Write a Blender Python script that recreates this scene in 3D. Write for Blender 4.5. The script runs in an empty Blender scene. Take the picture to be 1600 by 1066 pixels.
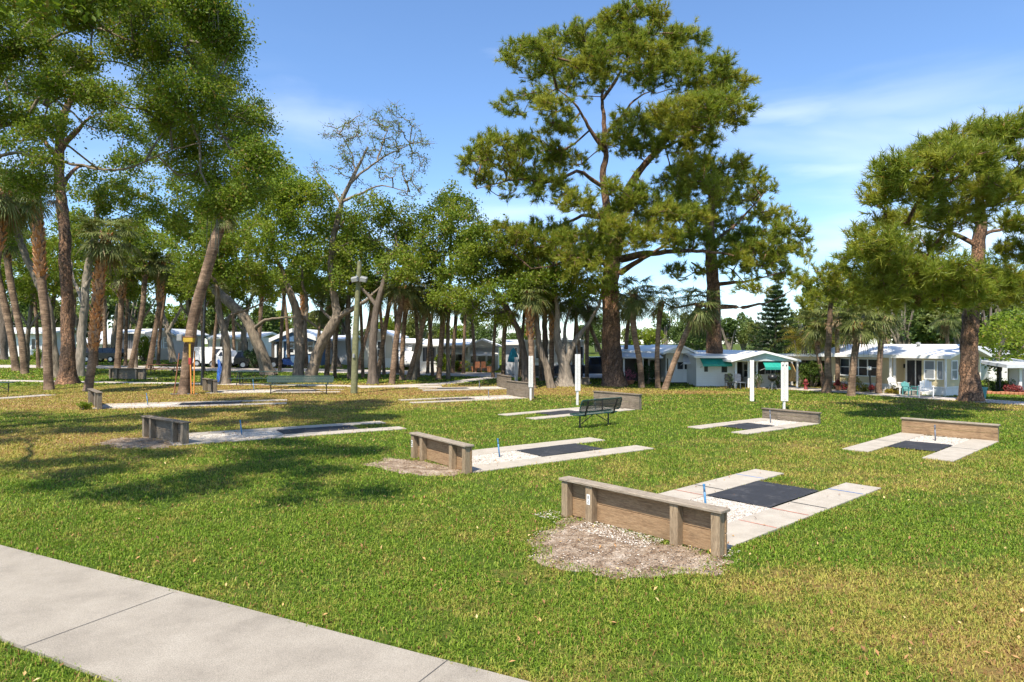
import bpy, math, random
import numpy as np
from mathutils import Vector, Matrix
R = math.radians
SC = bpy.context.scene
COL = SC.collection
HC, F, YH = 3.0, 1040.0, 537.0
rng = np.random.default_rng(7)

def zg(Y):
    Y = np.asarray(Y, float)
    return np.clip(Y - 42, 0, 68) * 0.022
def XW(px, Y): return (px - 800) * Y / F
def ZW(py, Y): return HC - (py - YH) * Y / F
def P(px, py, Y): return np.array([XW(px, Y), Y, ZW(py, Y)])
def G(px, py):
    Y = F * HC / max(py - YH, .01)
    if Y > 42: Y = 3.924 / ((py - YH) / F + .022)
    return np.array([XW(px, Y), Y, float(zg(Y))])

# ------------------------------------------------------------------ meshes
def mk(name, v, f, mat=None, parent=None, smooth=False):
    v = np.asarray(v, np.float32); me = bpy.data.meshes.new(name)
    if isinstance(f, np.ndarray):
        n, k = f.shape
        me.vertices.add(len(v)); me.vertices.foreach_set('co', v.ravel())
        me.loops.add(n * k); me.loops.foreach_set('vertex_index', f.astype(np.int32).ravel())
        me.polygons.add(n)
        me.polygons.foreach_set('loop_start', (np.arange(n) * k).astype(np.int32))
        try: me.polygons.foreach_set('loop_total', np.full(n, k, np.int32))
        except Exception: pass
        me.update(calc_edges=True)
    else:
        me.from_pydata([tuple(map(float, p)) for p in v], [], [tuple(map(int, q)) for q in f]); me.update()
    me.polygons.foreach_set('use_smooth', np.full(len(me.polygons), bool(smooth)))
    if mat: me.materials.append(mat)
    o = bpy.data.objects.new(name, me); COL.objects.link(o)
    if parent is not None: o.parent = parent
    return o
def tag(o, label=None, cat=None, group=None, kind=None):
    for k, val in (('label', label), ('category', cat), ('group', group), ('kind', kind)):
        if val: o[k] = val
    return o
def thing(name, label, cat, loc=(0, 0, 0), rz=0, group=None):
    o = bpy.data.objects.new(name, None); COL.objects.link(o)
    o.empty_display_size = .2
    o.location = [float(q) for q in loc]; o.rotation_euler = (0, 0, rz)
    return tag(o, label, cat, group)
def copy_tree(o, parent=None):
    c = o.copy(); COL.objects.link(c)
    if parent is not None: c.parent = parent
    for ch in list(o.children): copy_tree(ch, c)
    return c

class MB:
    def __init__(s): s.v = []; s.f = []
    def add(s, v, f):
        n = len(s.v); s.v += [tuple(map(float, p)) for p in v]; s.f += [tuple(n + i for i in q) for q in f]; return s
    def box(s, x0, x1, y0, y1, z0, z1, M=None):
        v = [(x, y, z) for x in (x0, x1) for y in (y0, y1) for z in (z0, z1)]
        if M is not None: v = [tuple(M @ Vector(p)) for p in v]
        return s.add(v, [(0, 1, 3, 2), (4, 6, 7, 5), (0, 4, 5, 1), (2, 3, 7, 6), (0, 2, 6, 4), (1, 5, 7, 3)])
    def bbox(s, x0, x1, y0, y1, z0, z1, b=.006, M=None):       # box with chamfered edges
        n = len(s.v)
        bm = []
        V = []; idx = {}
        for i, x in enumerate((x0, x1)):
            for j, y in enumerate((y0, y1)):
                for k, z in enumerate((z0, z1)):
                    sx, sy, sz = (b if i == 0 else -b), (b if j == 0 else -b), (b if k == 0 else -b)
                    idx[i, j, k, 0] = len(V); V.append((x, y + sy, z + sz))
                    idx[i, j, k, 1] = len(V); V.append((x + sx, y, z + sz))
                    idx[i, j, k, 2] = len(V); V.append((x + sx, y + sy, z))
        Fc = []
        for i in (0, 1): Fc.append([idx[i, j, k, 0] for j, k in ((0, 0), (0, 1), (1, 1), (1, 0))])
        for j in (0, 1): Fc.append([idx[i, j, k, 1] for i, k in ((0, 0), (0, 1), (1, 1), (1, 0))])
        for k in (0, 1): Fc.append([idx[i, j, k, 2] for i, j in ((0, 0), (0, 1), (1, 1), (1, 0))])
        for j in (0, 1):
            for k in (0, 1): Fc.append([idx[0, j, k, 1], idx[1, j, k, 1], idx[1, j, k, 2], idx[0, j, k, 2]])
        for i in (0, 1):
            for k in (0, 1): Fc.append([idx[i, 0, k, 0], idx[i, 1, k, 0], idx[i, 1, k, 2], idx[i, 0, k, 2]])
        for i in (0, 1):
            for j in (0, 1): Fc.append([idx[i, j, 0, 0], idx[i, j, 1, 0], idx[i, j, 1, 1], idx[i, j, 0, 1]])
        for i in (0, 1):
            for j in (0, 1):
                for k in (0, 1): Fc.append([idx[i, j, k, 0], idx[i, j, k, 1], idx[i, j, k, 2]])
        c = Vector(((x0 + x1) / 2, (y0 + y1) / 2, (z0 + z1) / 2))
        out = []
        for q in Fc:
            a, bb, cc = (Vector(V[q[0]]), Vector(V[q[1]]), Vector(V[q[2]]))
            nn = (bb - a).cross(cc - a); m = sum((Vector(V[t]) for t in q), Vector()) / len(q)
            out.append(q if nn.dot(m - c) > 0 else q[::-1])
        if M is not None: V = [tuple(M @ Vector(p)) for p in V]
        return s.add(V, out)
    def prism(s, poly, d, M=None):                             # poly: 3D points, extruded by vector d
        n = len(poly); a = [Vector(p) for p in poly]; d = Vector(d); v = a + [p + d for p in a]
        if M is not None: v = [M @ p for p in v]
        return s.add([tuple(p) for p in v], [tuple(range(n))[::-1], tuple(range(n, 2 * n))] + [(i, (i + 1) % n, n + (i + 1) % n, n + i) for i in range(n)])
    def bar(s, a, b, r, n=8, r2=None):
        a, b = Vector([float(q) for q in a]), Vector([float(q) for q in b]); r2 = r if r2 is None else r2
        d = (b - a).normalized(); u = d.orthogonal().normalized(); w = d.cross(u)
        v = [a + (u * math.cos(t) + w * math.sin(t)) * r for t in [2 * math.pi * i / n for i in range(n)]]
        v += [b + (u * math.cos(t) + w * math.sin(t)) * r2 for t in [2 * math.pi * i / n for i in range(n)]]
        return s.add([tuple(p) for p in v], [(i, (i + 1) % n, n + (i + 1) % n, n + i) for i in range(n)] + [tuple(range(n))[::-1], tuple(range(n, 2 * n))])
    def path(s, pts, r, n=8):
        for a, b in zip(pts[:-1], pts[1:]): s.bar(a, b, r, n)
        return s
    def lathe(s, prof, c=(0, 0, 0), n=16):
        base = len(s.v); k = len(prof)
        for rr, z in prof:
            for i in range(n):
                t = 2 * math.pi * i / n; s.v.append((c[0] + rr * math.cos(t), c[1] + rr * math.sin(t), c[2] + z))
        for j in range(k - 1):
            for i in range(n):
                s.f.append((base + j * n + i, base + j * n + (i + 1) % n, base + (j + 1) * n + (i + 1) % n, base + (j + 1) * n + i))
        s.f.append(tuple(base + i for i in range(n))[::-1]); s.f.append(tuple(base + (k - 1) * n + i for i in range(n)))
        return s
    def build(s, name, mat, parent=None, smooth=False): return mk(name, s.v, s.f, mat, parent, smooth)

# ------------------------------------------------------------------ materials
class NT:
    def __init__(s, name, rough=.8):
        s.m = bpy.data.materials.new(name); s.m.use_nodes = True; s.t = s.m.node_tree
        s.n = s.t.nodes; s.l = s.t.links; s.b = s.n['Principled BSDF']; s.out = s.n['Material Output']
        s.b.inputs['Roughness'].default_value = rough
    def new(s, ty, **k):
        n = s.n.new(ty)
        for a, v in k.items(): setattr(n, a, v)
        return n
    def link(s, a, b): s.l.new(a, b); return b
    def pos(s):
        if not hasattr(s, '_p'): s._p = s.new('ShaderNodeNewGeometry')
        return s._p.outputs['Position']
    def objc(s): return s.new('ShaderNodeTexCoord').outputs['Object']
    def rnd(s): s.pos(); return s._p.outputs['Random Per Island']
    def mapped(s, vec, sc=(1, 1, 1), rot=(0, 0, 0)):
        m = s.new('ShaderNodeMapping'); s.link(vec, m.inputs['Vector']); m.inputs['Scale'].default_value = sc; m.inputs['Rotation'].default_value = rot
        return m.outputs[0]
    def noise(s, vec, scale, detail=3, rough=.55, dist=0):
        n = s.new('ShaderNodeTexNoise'); s.link(vec, n.inputs['Vector']); n.inputs['Scale'].default_value = scale
        n.inputs['Detail'].default_value = detail; n.inputs['Roughness'].default_value = rough; n.inputs['Distortion'].default_value = dist
        return n.outputs['Fac']
    def voro(s, vec, scale, feature='F1', out='Distance'):
        n = s.new('ShaderNodeTexVoronoi', feature=feature); s.link(vec, n.inputs['Vector']); n.inputs['Scale'].default_value = scale
        return n.outputs[out]
    def ramp(s, fac, stops, interp='LINEAR'):
        n = s.new('ShaderNodeValToRGB'); s.link(fac, n.inputs[0]); e = n.color_ramp.elements; n.color_ramp.interpolation = interp
        while len(e) > 1: e.remove(e[-1])
        for i, (p, c) in enumerate(stops):
            x = e[0] if i == 0 else e.new(p)
            x.position = p; x.color = (*c, 1) if hasattr(c, '__len__') else (c, c, c, 1)
        return n.outputs[0]
    def mr(s, v, a, b, c=0, d=1, smooth=True):
        n = s.new('ShaderNodeMapRange'); n.interpolation_type = 'SMOOTHSTEP' if smooth else 'LINEAR'
        s.link(v, n.inputs[0]); n.inputs[1].default_value = a; n.inputs[2].default_value = b; n.inputs[3].default_value = c; n.inputs[4].default_value = d
        return n.outputs[0]
    def math(s, op, a, b=0.0, clamp=False):
        n = s.new('ShaderNodeMath', operation=op); n.use_clamp = clamp
        for i, q in enumerate((a, b)):
            if isinstance(q, (int, float)): n.inputs[i].default_value = q
            else: s.link(q, n.inputs[i])
        return n.outputs[0]
    def mix(s, fac, a, b, mode='MIX'):
        n = s.new('ShaderNodeMix', data_type='RGBA', blend_type=mode)
        for i, q in ((0, fac), (6, a), (7, b)):
            if isinstance(q, (int, float)): n.inputs[i].default_value = q
            elif isinstance(q, (tuple, list)): n.inputs[i].default_value = (*q, 1)
            else: s.link(q, n.inputs[i])
        return n.outputs[2]
    def col(s, c):
        if isinstance(c, (tuple, list)): s.b.inputs['Base Color'].default_value = (*c, 1)
        else: s.link(c, s.b.inputs['Base Color'])
        return s
    def bump(s, h, strength=.5, dist=.02):
        n = s.new('ShaderNodeBump'); n.inputs['Strength'].default_value = strength; n.inputs['Distance'].default_value = dist
        s.link(h, n.inputs['Height']); s.link(n.outputs[0], s.b.inputs['Normal']); return s
    def leafy(s, color, trans=.35, spec=.25):                  # foliage: part of the light passes through
        s.col(color); s.b.inputs['Specular IOR Level'].default_value = spec
        tr = s.new('ShaderNodeBsdfTranslucent'); s.link(s.mix(1.0, color, (1.0, 1.0, .55), 'MULTIPLY'), tr.inputs[0])
        mx = s.new('ShaderNodeMixShader'); mx.inputs[0].default_value = trans
        s.link(s.b.outputs[0], mx.inputs[1]); s.link(tr.outputs[0], mx.inputs[2]); s.link(mx.outputs[0], s.out.inputs[0]); return s

def simple(name, c, rough=.6, var=.12, scale=3.0, metal=0, bump=0, bscale=40):
    t = NT(name, rough); p = t.objc(); n = t.noise(p, scale, 4, .6)
    lo = tuple(q * (1 - var) for q in c); hi = tuple(min(1, q * (1 + var)) for q in c)
    t.col(t.ramp(n, [(.3, lo), (.7, hi)])); t.b.inputs['Metallic'].default_value = metal
    if bump: t.bump(t.noise(p, bscale, 3), bump, .01)
    return t.m

# ground zones: (centre x, y, radius x, radius y, rotation, weight)
ZONES_DRY = [(-20, 35, 24, 8, 0, .92), (-14, 44, 24, 6, 0, .9), (-6, 41, 16, 4.2, .1, 1.0), (3, 42, 9, 5, 0, .9), (9, 41, 7, 2.2, 0, 1.0),
             (19, 45, 8, 3, 0, .75), (22, 34, 10, 2.2, 0, .5), (7.0, 6.6, 4.6, 3.0, .4, .85), (-11, 27, 8, 4, .3, .75), (3.5, 15, 4, 3, .4, .25),
             (9, 17, 6, 5, .3, .30), (-15, 20, 7, 6, .0, .8), (-12, 16, 4, 2, 0, .4), (4.5, 8.3, 3.5, .9, 0, .5), (-1.0, 5.6, 2.3, .9, -.3, .6), (26, 31, 7, 1.6, 0, .7)]
def grass_color(t, blade):
    p = t.pos(); big = t.noise(p, .16, 3, .6); mid = t.noise(p, .9, 4, .65); fine = t.noise(p, 7, 3, .7)
    acc = None
    for (x, y, rx, ry, a, w) in ZONES_DRY:
        s1 = t.new('ShaderNodeVectorMath', operation='SUBTRACT'); t.link(p, s1.inputs[0]); s1.inputs[1].default_value = (x, y, 0)
        m = t.mapped(s1.outputs[0], (1 / rx, 1 / ry, 0), (0, 0, 0))
        ln = t.new('ShaderNodeVectorMath', operation='LENGTH'); t.link(m, ln.inputs[0])
        v = t.mr(ln.outputs['Value'], 1.15, .35, 0, w)
        acc = v if acc is None else t.math('MAXIMUM', acc, v)
    d = t.math('MULTIPLY_ADD', t.math('SUBTRACT', mid, .5), 2.2); d.node.inputs[2].default_value = 0
    dd = t.math('ADD', acc, t.math('MULTIPLY', t.math('SUBTRACT', mid, .5), 1.9))
    dd = t.math('ADD', dd, t.math('MULTIPLY', t.math('SUBTRACT', big, .5), 1.0))
    dd = t.math('ADD', dd, t.math('MULTIPLY', t.math('SUBTRACT', fine, .5), 1.5))
    r = t.rnd() if blade else fine
    dd = t.math('ADD', dd, t.math('MULTIPLY', t.math('SUBTRACT', r, .5), .75 if blade else .3))
    yel = t.mr(dd, -.08, .78); brn = t.mr(dd, .72, 1.25)
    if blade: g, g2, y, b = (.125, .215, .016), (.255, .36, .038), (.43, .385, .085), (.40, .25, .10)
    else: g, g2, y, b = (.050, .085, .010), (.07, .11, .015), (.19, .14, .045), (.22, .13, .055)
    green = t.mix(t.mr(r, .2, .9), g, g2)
    out = t.mix(brn, t.mix(yel, green, y), b)
    if blade: out = t.mix(t.mr(r, .89, .93, 0, .8), out, (.38, .28, .11)); out = t.mix(t.mr(r, .945, .955, 0, .9), out, (.26, .12, .05)); out = t.mix(t.mr(r, .12, .06, 0, .8), out, (.05, .10, .012))
    return out, dd

M = {}
def mats():
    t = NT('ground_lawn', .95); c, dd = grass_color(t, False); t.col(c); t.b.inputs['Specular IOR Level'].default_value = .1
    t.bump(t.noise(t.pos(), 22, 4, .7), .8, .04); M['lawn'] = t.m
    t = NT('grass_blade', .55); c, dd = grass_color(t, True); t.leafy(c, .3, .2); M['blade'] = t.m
    # concrete
    t = NT('sidewalk_concrete', .9); p = t.pos(); a = t.noise(p, 1.3, 5, .7); b = t.noise(p, 90, 3, .8)
    c = t.ramp(a, [(.25, (.215, .19, .155)), (.5, (.29, .258, .212)), (.8, (.35, .315, .262))])
    c = t.mix(.55, c, t.ramp(b, [(.36, .2), (.5, .5), (.66, .8)]), 'OVERLAY')
    sp = t.voro(p, 55); c = t.mix(t.mr(sp, .10, .04, 0, .7), c, (.75, .72, .68)); st = t.noise(p, 3.1, 4, .7, 1.0)
    c = t.mix(t.mr(st, .6, .78, 0, .35), c, (.16, .14, .12)); t.col(c); t.bump(b, .5, .006); M['walk'] = t.m
    t = NT('pit_concrete', .9); p = t.pos(); a = t.noise(p, 2.5, 5, .7); b = t.noise(p, 60, 3, .8)
    c = t.ramp(a, [(.25, (.31, .275, .225)), (.7, (.44, .395, .33))]); c = t.mix(.4, c, t.ramp(b, [(.3, .25), (.7, .75)]), 'OVERLAY'); t.col(c); t.bump(b, .3, .005); M['lane'] = t.m
    t = NT('far_concrete', .9); p = t.pos(); a = t.noise(p, .8, 5, .7); t.col(t.ramp(a, [(.25, (.34, .30, .26)), (.7, (.52, .47, .42))])); M['farwalk'] = t.m
    t = NT('shell_gravel', .9); p = t.pos(); a = t.noise(p, 1.6, 4, .7); v = t.voro(p, 42); vc = t.voro(p, 42, 'F1', 'Color')
    c = t.mix(t.mr(a, .52, .70, 0, .55), (.68, .64, .57), (.38, .31, .24)); c = t.mix(.6, c, t.ramp(vc, [(.2, .3), (.8, .7)]), 'OVERLAY'); c = t.mix(t.mr(v, .4, .75, 0, .7), c, (.30, .24, .19))
    t.col(c); t.bump(v, 1.0, -.02); M['gravel'] = t.m
    t = NT('shell_piece', .8); t.col(t.ramp(t.rnd(), [(0, (.30, .23, .17)), (.4, (.50, .44, .37)), (1, (.70, .66, .60))])); M['shell'] = t.m
    t = NT('bare_dirt', .95); p = t.pos(); a = t.noise(p, 3.0, 5, .75, .6); b = t.noise(p, 38, 4, .8)
    c = t.ramp(a, [(.34, (.13, .085, .052)), (.47, (.25, .18, .12)), (.60, (.40, .32, .24)), (.74, (.58, .51, .43))]); c = t.mix(.75, c, t.ramp(b, [(.35, .1), (.65, .85)]), 'OVERLAY')
    t.col(c); t.bump(b, 1.0, .02); M['dirt'] = t.m
    t = NT('mulch_piece', .9); t.col(t.ramp(t.rnd(), [(0, (.07, .032, .015)), (.4, (.16, .085, .04)), (.75, (.28, .18, .10)), (1, (.46, .37, .26))])); M['mulch'] = t.m
    t = NT('fallen_leaf', .8); t.col(t.ramp(t.rnd(), [(0, (.16, .07, .03)), (.4, (.32, .16, .06)), (.75, (.46, .28, .10)), (1, (.55, .42, .2))])); M['litter'] = t.m
    t = NT('rubber_mat', .75); p = t.pos(); a = t.noise(p, 2.6, 5, .75, 1.0); b = t.noise(p, 60, 2)
    c = t.mix(t.mr(a, .5, .78, 0, .6), (.022, .023, .028), (.13, .125, .125)); t.col(c); t.bump(b, .4, .004); M['mat'] = t.m
    # weathered timber, grain along object X
    def wood(name, c1, c2, dark, rx=1):
        t = NT(name, .85); p = t.objc(); s = (1.2, 14, 14) if rx else (14, 14, 1.2)
        q = t.mapped(p, s); g = t.noise(q, 2.2, 5, .65, .8); g2 = t.noise(t.mapped(p, tuple(k * 3 for k in s)), 3, 3, .7); k = t.noise(p, 3.2, 3, .6)
        c = t.ramp(g, [(.2, dark), (.38, c1), (.7, c2)]); c = t.mix(t.mr(k, .5, .75, 0, .5), c, tuple(x * .55 for x in c1))
        c = t.mix(.5, c, t.ramp(g2, [(.35, .2), (.6, .75)]), 'OVERLAY'); t.col(c); t.bump(g2, .5, .006); return t.m
    M['plank'] = wood('timber_plank', (.225, .138, .072), (.35, .235, .13), (.095, .055, .03))
    M['post'] = wood('timber_post', (.21, .15, .09), (.35, .265, .17), (.09, .065, .04), 0)
    M['cap'] = wood('timber_cap', (.22, .18, .135), (.36, .305, .235), (.10, .08, .06))
    M['greyplank'] = wood('timber_weathered', (.125, .10, .072), (.235, .19, .14), (.055, .042, .03))
    M['greypost'] = wood('timber_post_weathered', (.14, .115, .085), (.26, .215, .16), (.065, .05, .04), 0)
    # bark
    t = NT('pine_bark', .95); p = t.objc(); q = t.mapped(p, (1, 1, .38)); d = t.noise(p, 3, 3); q2 = t.new('ShaderNodeVectorMath', operation='ADD'); t.link(q, q2.inputs[0])
    cv = t.new('ShaderNodeCombineXYZ'); t.link(d, cv.inputs[0]); t.link(d, cv.inputs[2]); t.link(cv.outputs[0], q2.inputs[1])
    v = t.voro(q2.outputs[0], 5.5, 'DISTANCE_TO_EDGE'); vc = t.voro(q2.outputs[0], 5.5, 'F1', 'Color'); n = t.noise(p, 14, 4, .7)
    c = t.mix(t.mr(t.noise(p, .6, 3, .7), .35, .7), (.13, .082, .055), (.34, .185, .10)); c = t.mix(.55, c, t.ramp(vc, [(.2, .25), (.8, .8)]), 'OVERLAY'); c = t.mix(.6, c, t.ramp(n, [(.3, .2), (.7, .8)]), 'OVERLAY')
    c = t.mix(t.mr(v, .0, .09, .9, 0), c, (.055, .035, .025)); t.col(c); t.bump(t.math('ADD', t.mr(v, 0, .15), t.math('MULTIPLY', n, .5)), 1.0, .06); M['pinebark'] = t.m
    t = NT('oak_bark', .95); p = t.objc(); q = t.mapped(p, (1, 1, .25)); n = t.noise(q, 7, 5, .7, .5); k = t.noise(p, 1.2, 4, .6)
    c = t.mix(k, (.11, .085, .06), (.29, .235, .175)); c = t.mix(.7, c, t.ramp(n, [(.35, .12), (.65, .8)]), 'OVERLAY'); t.col(c); t.bump(n, 1.0, .04); M['oakbark'] = t.m
    t = NT('pale_oak_bark', .95); p = t.objc(); q = t.mapped(p, (1, 1, .25)); n = t.noise(q, 7, 5, .7, .5); k = t.noise(p, 1.2, 4, .6)
    c = t.mix(k, (.16, .13, .10), (.33, .285, .23)); c = t.mix(.6, c, t.ramp(n, [(.35, .15), (.65, .8)]), 'OVERLAY'); t.col(c); t.bump(n, 1.0, .04); M['palebark'] = t.m
    t = NT('dark_bark', .95); p = t.objc(); q = t.mapped(p, (1, 1, .25)); n = t.noise(q, 7, 5, .7, .5); k = t.noise(p, 1.2, 4, .6)
    c = t.mix(k, (.075, .058, .045), (.17, .135, .105)); c = t.mix(.6, c, t.ramp(n, [(.35, .15), (.65, .8)]), 'OVERLAY'); t.col(c); t.bump(n, 1.0, .04); M['darkbark'] = t.m
    t = NT('palm_bark', .95); p = t.objc(); q = t.mapped(p, (1.2, 1.2, 9)); n = t.noise(q, 1.6, 4, .6, .4); k = t.noise(p, 1.5, 4, .7); f = t.noise(t.mapped(p, (30, 30, 5)), 1, 3)
    c = t.mix(t.mr(k, .35, .7), (.115, .073, .046), (.30, .205, .135)); c = t.mix(.6, c, t.ramp(n, [(.35, .18), (.65, .78)]), 'OVERLAY'); c = t.mix(.4, c, t.ramp(f, [(.3, .2), (.7, .8)]), 'OVERLAY')
    t.col(c); t.bump(t.math('ADD', n, f), .8, .03); M['palmbark'] = t.m
    t = NT('palm_boot', .9); p = t.objc(); n = t.noise(t.mapped(p, (1, 1, 2)), 6, 4, .7); c = t.ramp(n, [(.3, (.20, .075, .025)), (.5, (.44, .19, .06)), (.72, (.58, .33, .14))])
    c = t.mix(t.mr(t.rnd(), .2, 1, 0, .5), c, (.42, .33, .24)); t.col(c); t.bump(n, .8, .02); M['boot'] = t.m
    # foliage
    def leaf(name, a, b, c3, trans=.35, dist=.5, dead=None):
        t = NT(name, .5); r = t.rnd(); n = t.noise(t.pos(), dist, 3, .6)
        c = t.mix(t.mr(r, 0, 1), a, b); c = t.mix(t.mr(n, .42, .68, 0, .8), c, c3)
        if dead: c = t.mix(t.mr(r, .93, .97), c, dead)
        t.leafy(c, trans); return t.m
    M['oakleaf'] = leaf('oak_leaf', (.10, .16, .014), (.19, .265, .026), (.26, .31, .035), .45, .5, (.30, .22, .06))
    M['oakleaf2'] = leaf('oak_leaf_fresh', (.13, .20, .016), (.24, .33, .034), (.30, .35, .04), .48, .4, (.3, .24, .06))
    M['needle'] = leaf('pine_needle', (.15, .205, .024), (.28, .335, .042), (.38, .37, .05), .4, .35, (.30, .17, .04))
    M['needle2'] = leaf('pine_needle_yellowish', (.15, .17, .02), (.25, .25, .032), (.36, .27, .030), .25, .35, (.4, .22, .05))
    M['frond'] = leaf('palm_frond', (.085, .115, .028), (.17, .205, .06), (.20, .21, .07), .25, .8, (.32, .24, .12))
    M['areca'] = leaf('areca_frond', (.13, .16, .02), (.28, .25, .03), (.42, .28, .035), .35, .5)
    M['shrub'] = leaf('shrub_leaf', (.045, .09, .018), (.10, .17, .03), (.15, .2, .03), .35, .8)
    M['norfolk'] = leaf('dark_conifer_leaf', (.022, .05, .016), (.05, .095, .028), (.06, .10, .03), .15, .6)
    M['deadfrond'] = leaf('dead_frond', (.20, .13, .07), (.34, .25, .15), (.3, .2, .1), .2, .8)
    M['moss'] = leaf('hanging_moss', (.16, .15, .11), (.26, .25, .19), (.22, .2, .14), .2, .8)
    M['farleaf'] = leaf('distant_leaf', (.07, .12, .03), (.13, .19, .045), (.19, .2, .05), .3, .15)
    for nm, c in (('petal_red', (.26, .03, .03)), ('petal_pink', (.6, .16, .25)), ('petal_orange', (.55, .2, .04))):
        t = NT(nm, .6); t.col(t.mix(t.rnd(), c, tuple(k * .5 for k in c))); M[nm] = t.m
    # buildings
    def siding(name, c, sc=6.5, rough=.6):
        t = NT(name, rough); p = t.objc(); w = t.new('ShaderNodeTexWave', wave_type='BANDS', bands_direction='Z', wave_profile='SAW'); t.link(p, w.inputs['Vector']); w.inputs['Scale'].default_value = sc / 6.283 * 2
        n = t.noise(p, .8, 4, .6); k = t.noise(t.mapped(p, (4, 4, .5)), 1.5, 4, .6)
        cc = t.mix(t.mr(n, .3, .7, 0, .5), c, tuple(q * .86 for q in c)); cc = t.mix(t.mr(k, .55, .8, 0, .25), cc, tuple(q * .6 for q in c)); t.col(cc); t.bump(w.outputs['Fac'], .6, .03); return t.m
    M['beige'] = siding('beige_siding', (.66, .56, .34)); M['white'] = siding('white_siding', (.84, .83, .80)); M['greyside'] = siding('grey_siding', (.50, .52, .55))
    M['blueside'] = siding('blue_siding', (.10, .19, .34)); M['pinkside'] = siding('pale_pink_siding', (.66, .56, .50)); M['cream'] = siding('cream_siding', (.66, .62, .54))
    def ribs(name, c, sc, axis='X'):
        t = NT(name, .45); p = t.objc(); w = t.new('ShaderNodeTexWave', wave_type='BANDS', bands_direction=axis, wave_profile='SIN'); t.link(p, w.inputs['Vector']); w.inputs['Scale'].default_value = sc
        n = t.noise(p, 1.5, 5, .7); cc = t.mix(t.mr(n, .5, .75, 0, .35), c, tuple(q * .6 for q in c)); t.col(cc); t.bump(w.outputs['Fac'], .5, .02); return t.m
    M['roof'] = ribs('white_metal_roof', (.80, .80, .79), .8); M['roofgrey'] = ribs('grey_metal_roof', (.55, .57, .60), .8); M['awning'] = ribs('white_awning_metal', (.80, .80, .80), 1.6)
    M['skirt'] = ribs('white_skirting', (.78, .78, .76), 1.6); M['trim'] = simple('white_trim', (.80, .80, .78), .5, .06, 6)
    M['teal'] = ribs('teal_awning_canvas', (.02, .30, .24), 1.2); M['lilac'] = simple('silver_awning', (.62, .64, .70), .35, .1, 3)
    t = NT('dark_glass', .08); t.col(t.ramp(t.noise(t.objc(), .9, 3), [(.3, (.012, .014, .018)), (.7, (.05, .055, .065))])); M['glass'] = t.m
    t = NT('curtained_glass', .15); w = t.new('ShaderNodeTexWave', wave_type='BANDS', bands_direction='Z'); t.link(t.objc(), w.inputs['Vector']); w.inputs['Scale'].default_value = 7
    t.col(t.mix(w.outputs['Fac'], (.13, .15, .17), (.30, .32, .34))); M['blind'] = t.m
    t = NT('screen_mesh', .7); w = t.new('ShaderNodeTexWave', wave_type='BANDS', bands_direction='X'); t.link(t.objc(), w.inputs['Vector']); w.inputs['Scale'].default_value = 1.4
    t.col(t.mix(w.outputs['Fac'], (.02, .022, .028), (.20, .20, .22))); M['screen'] = t.m
    M['dim'] = simple('painted_recess_shade', (.10, .09, .08), .9, .3, 1.5); M['wallstone'] = simple('painted_masonry', (.5, .47, .42), .9, .15, 2, 0, .4)  # dim: dark colour paints in the shade of porches, carport and trailer underside
    # small things
    M['greenmetal'] = simple('green_coated_metal', (.016, .060, .050), .5, .2, 6); M['blackmetal'] = simple('black_coated_metal', (.018, .018, .020), .35, .2, 8)
    t = NT('green_perforated_metal', .65); PERF = t; p = t.objc(); q = t.mapped(p, (26, 26, 26), (0, 0, R(45))); ck = t.new('ShaderNodeTexChecker'); t.link(q, ck.inputs[0]); ck.inputs['Scale'].default_value = 1
    t.col((.012, .045, .038)); tp = t.new('ShaderNodeBsdfTransparent'); ms = t.new('ShaderNodeMixShader'); t.link(t.math('MULTIPLY', ck.outputs['Fac'], .95), ms.inputs[0]); t.link(t.b.outputs[0], ms.inputs[1]); t.link(tp.outputs[0], ms.inputs[2]); t.link(ms.outputs[0], t.out.inputs[0]); M['greenmesh'] = t.m
    M['bluesteel'] = simple('blue_painted_steel', (.06, .20, .38), .45, .35, 30); M['darksteel'] = simple('grey_steel', (.13, .15, .19), .45, .35, 30)
    M['whitevinyl'] = simple('white_vinyl', (.68, .67, .64), .5, .10, 6); M['ink'] = simple('black_marking', (.02, .02, .02), .6, .1); M['lineblue'] = simple('faded_blue_line', (.10, .20, .45), .8, .3, 20)
    M['linered'] = simple('faded_red_line', (.42, .18, .13), .8, .3, 20); M['lineblack'] = simple('black_line', (.05, .05, .05), .8, .3, 20)
    M['yellow'] = simple('yellow_plastic', (.45, .30, .03), .45, .1, 5); M['orange'] = simple('orange_handle', (.70, .28, .06), .5, .2, 5); M['greyplastic'] = simple('grey_plastic', (.24, .25, .25), .5, .1)
    M['blue'] = simple('blue_tarpaulin', (.03, .10, .35), .5, .4, 6); M['redcloth'] = simple('red_cloth', (.35, .04, .03), .8, .3, 6); M['tan'] = simple('tan_canvas', (.50, .33, .13), .8, .25, 6, 0, .5, 12)
    M['bluecanvas'] = simple('turquoise_canvas', (.03, .33, .42), .7, .2, 6); M['tealplastic'] = simple('teal_plastic', (.10, .30, .29), .5, .1); M['terracotta'] = simple('terracotta', (.42, .18, .09), .8, .2)
    M['navy'] = simple('navy_car_paint', (.018, .026, .05), .2, .1); M['blackpaint'] = simple('black_car_paint', (.012, .012, .014), .2, .1); M['whitepaint'] = simple('white_car_paint', (.75, .75, .74), .25, .05)
    M['tyre'] = simple('tyre_rubber', (.02, .02, .02), .85, .2); M['rim'] = simple('alloy', (.5, .5, .52), .3, .1, 3, .8); M['creosote'] = simple('green_stained_pole', (.17, .17, .085), .9, .35, 5, 0, .6, 20)
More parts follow.
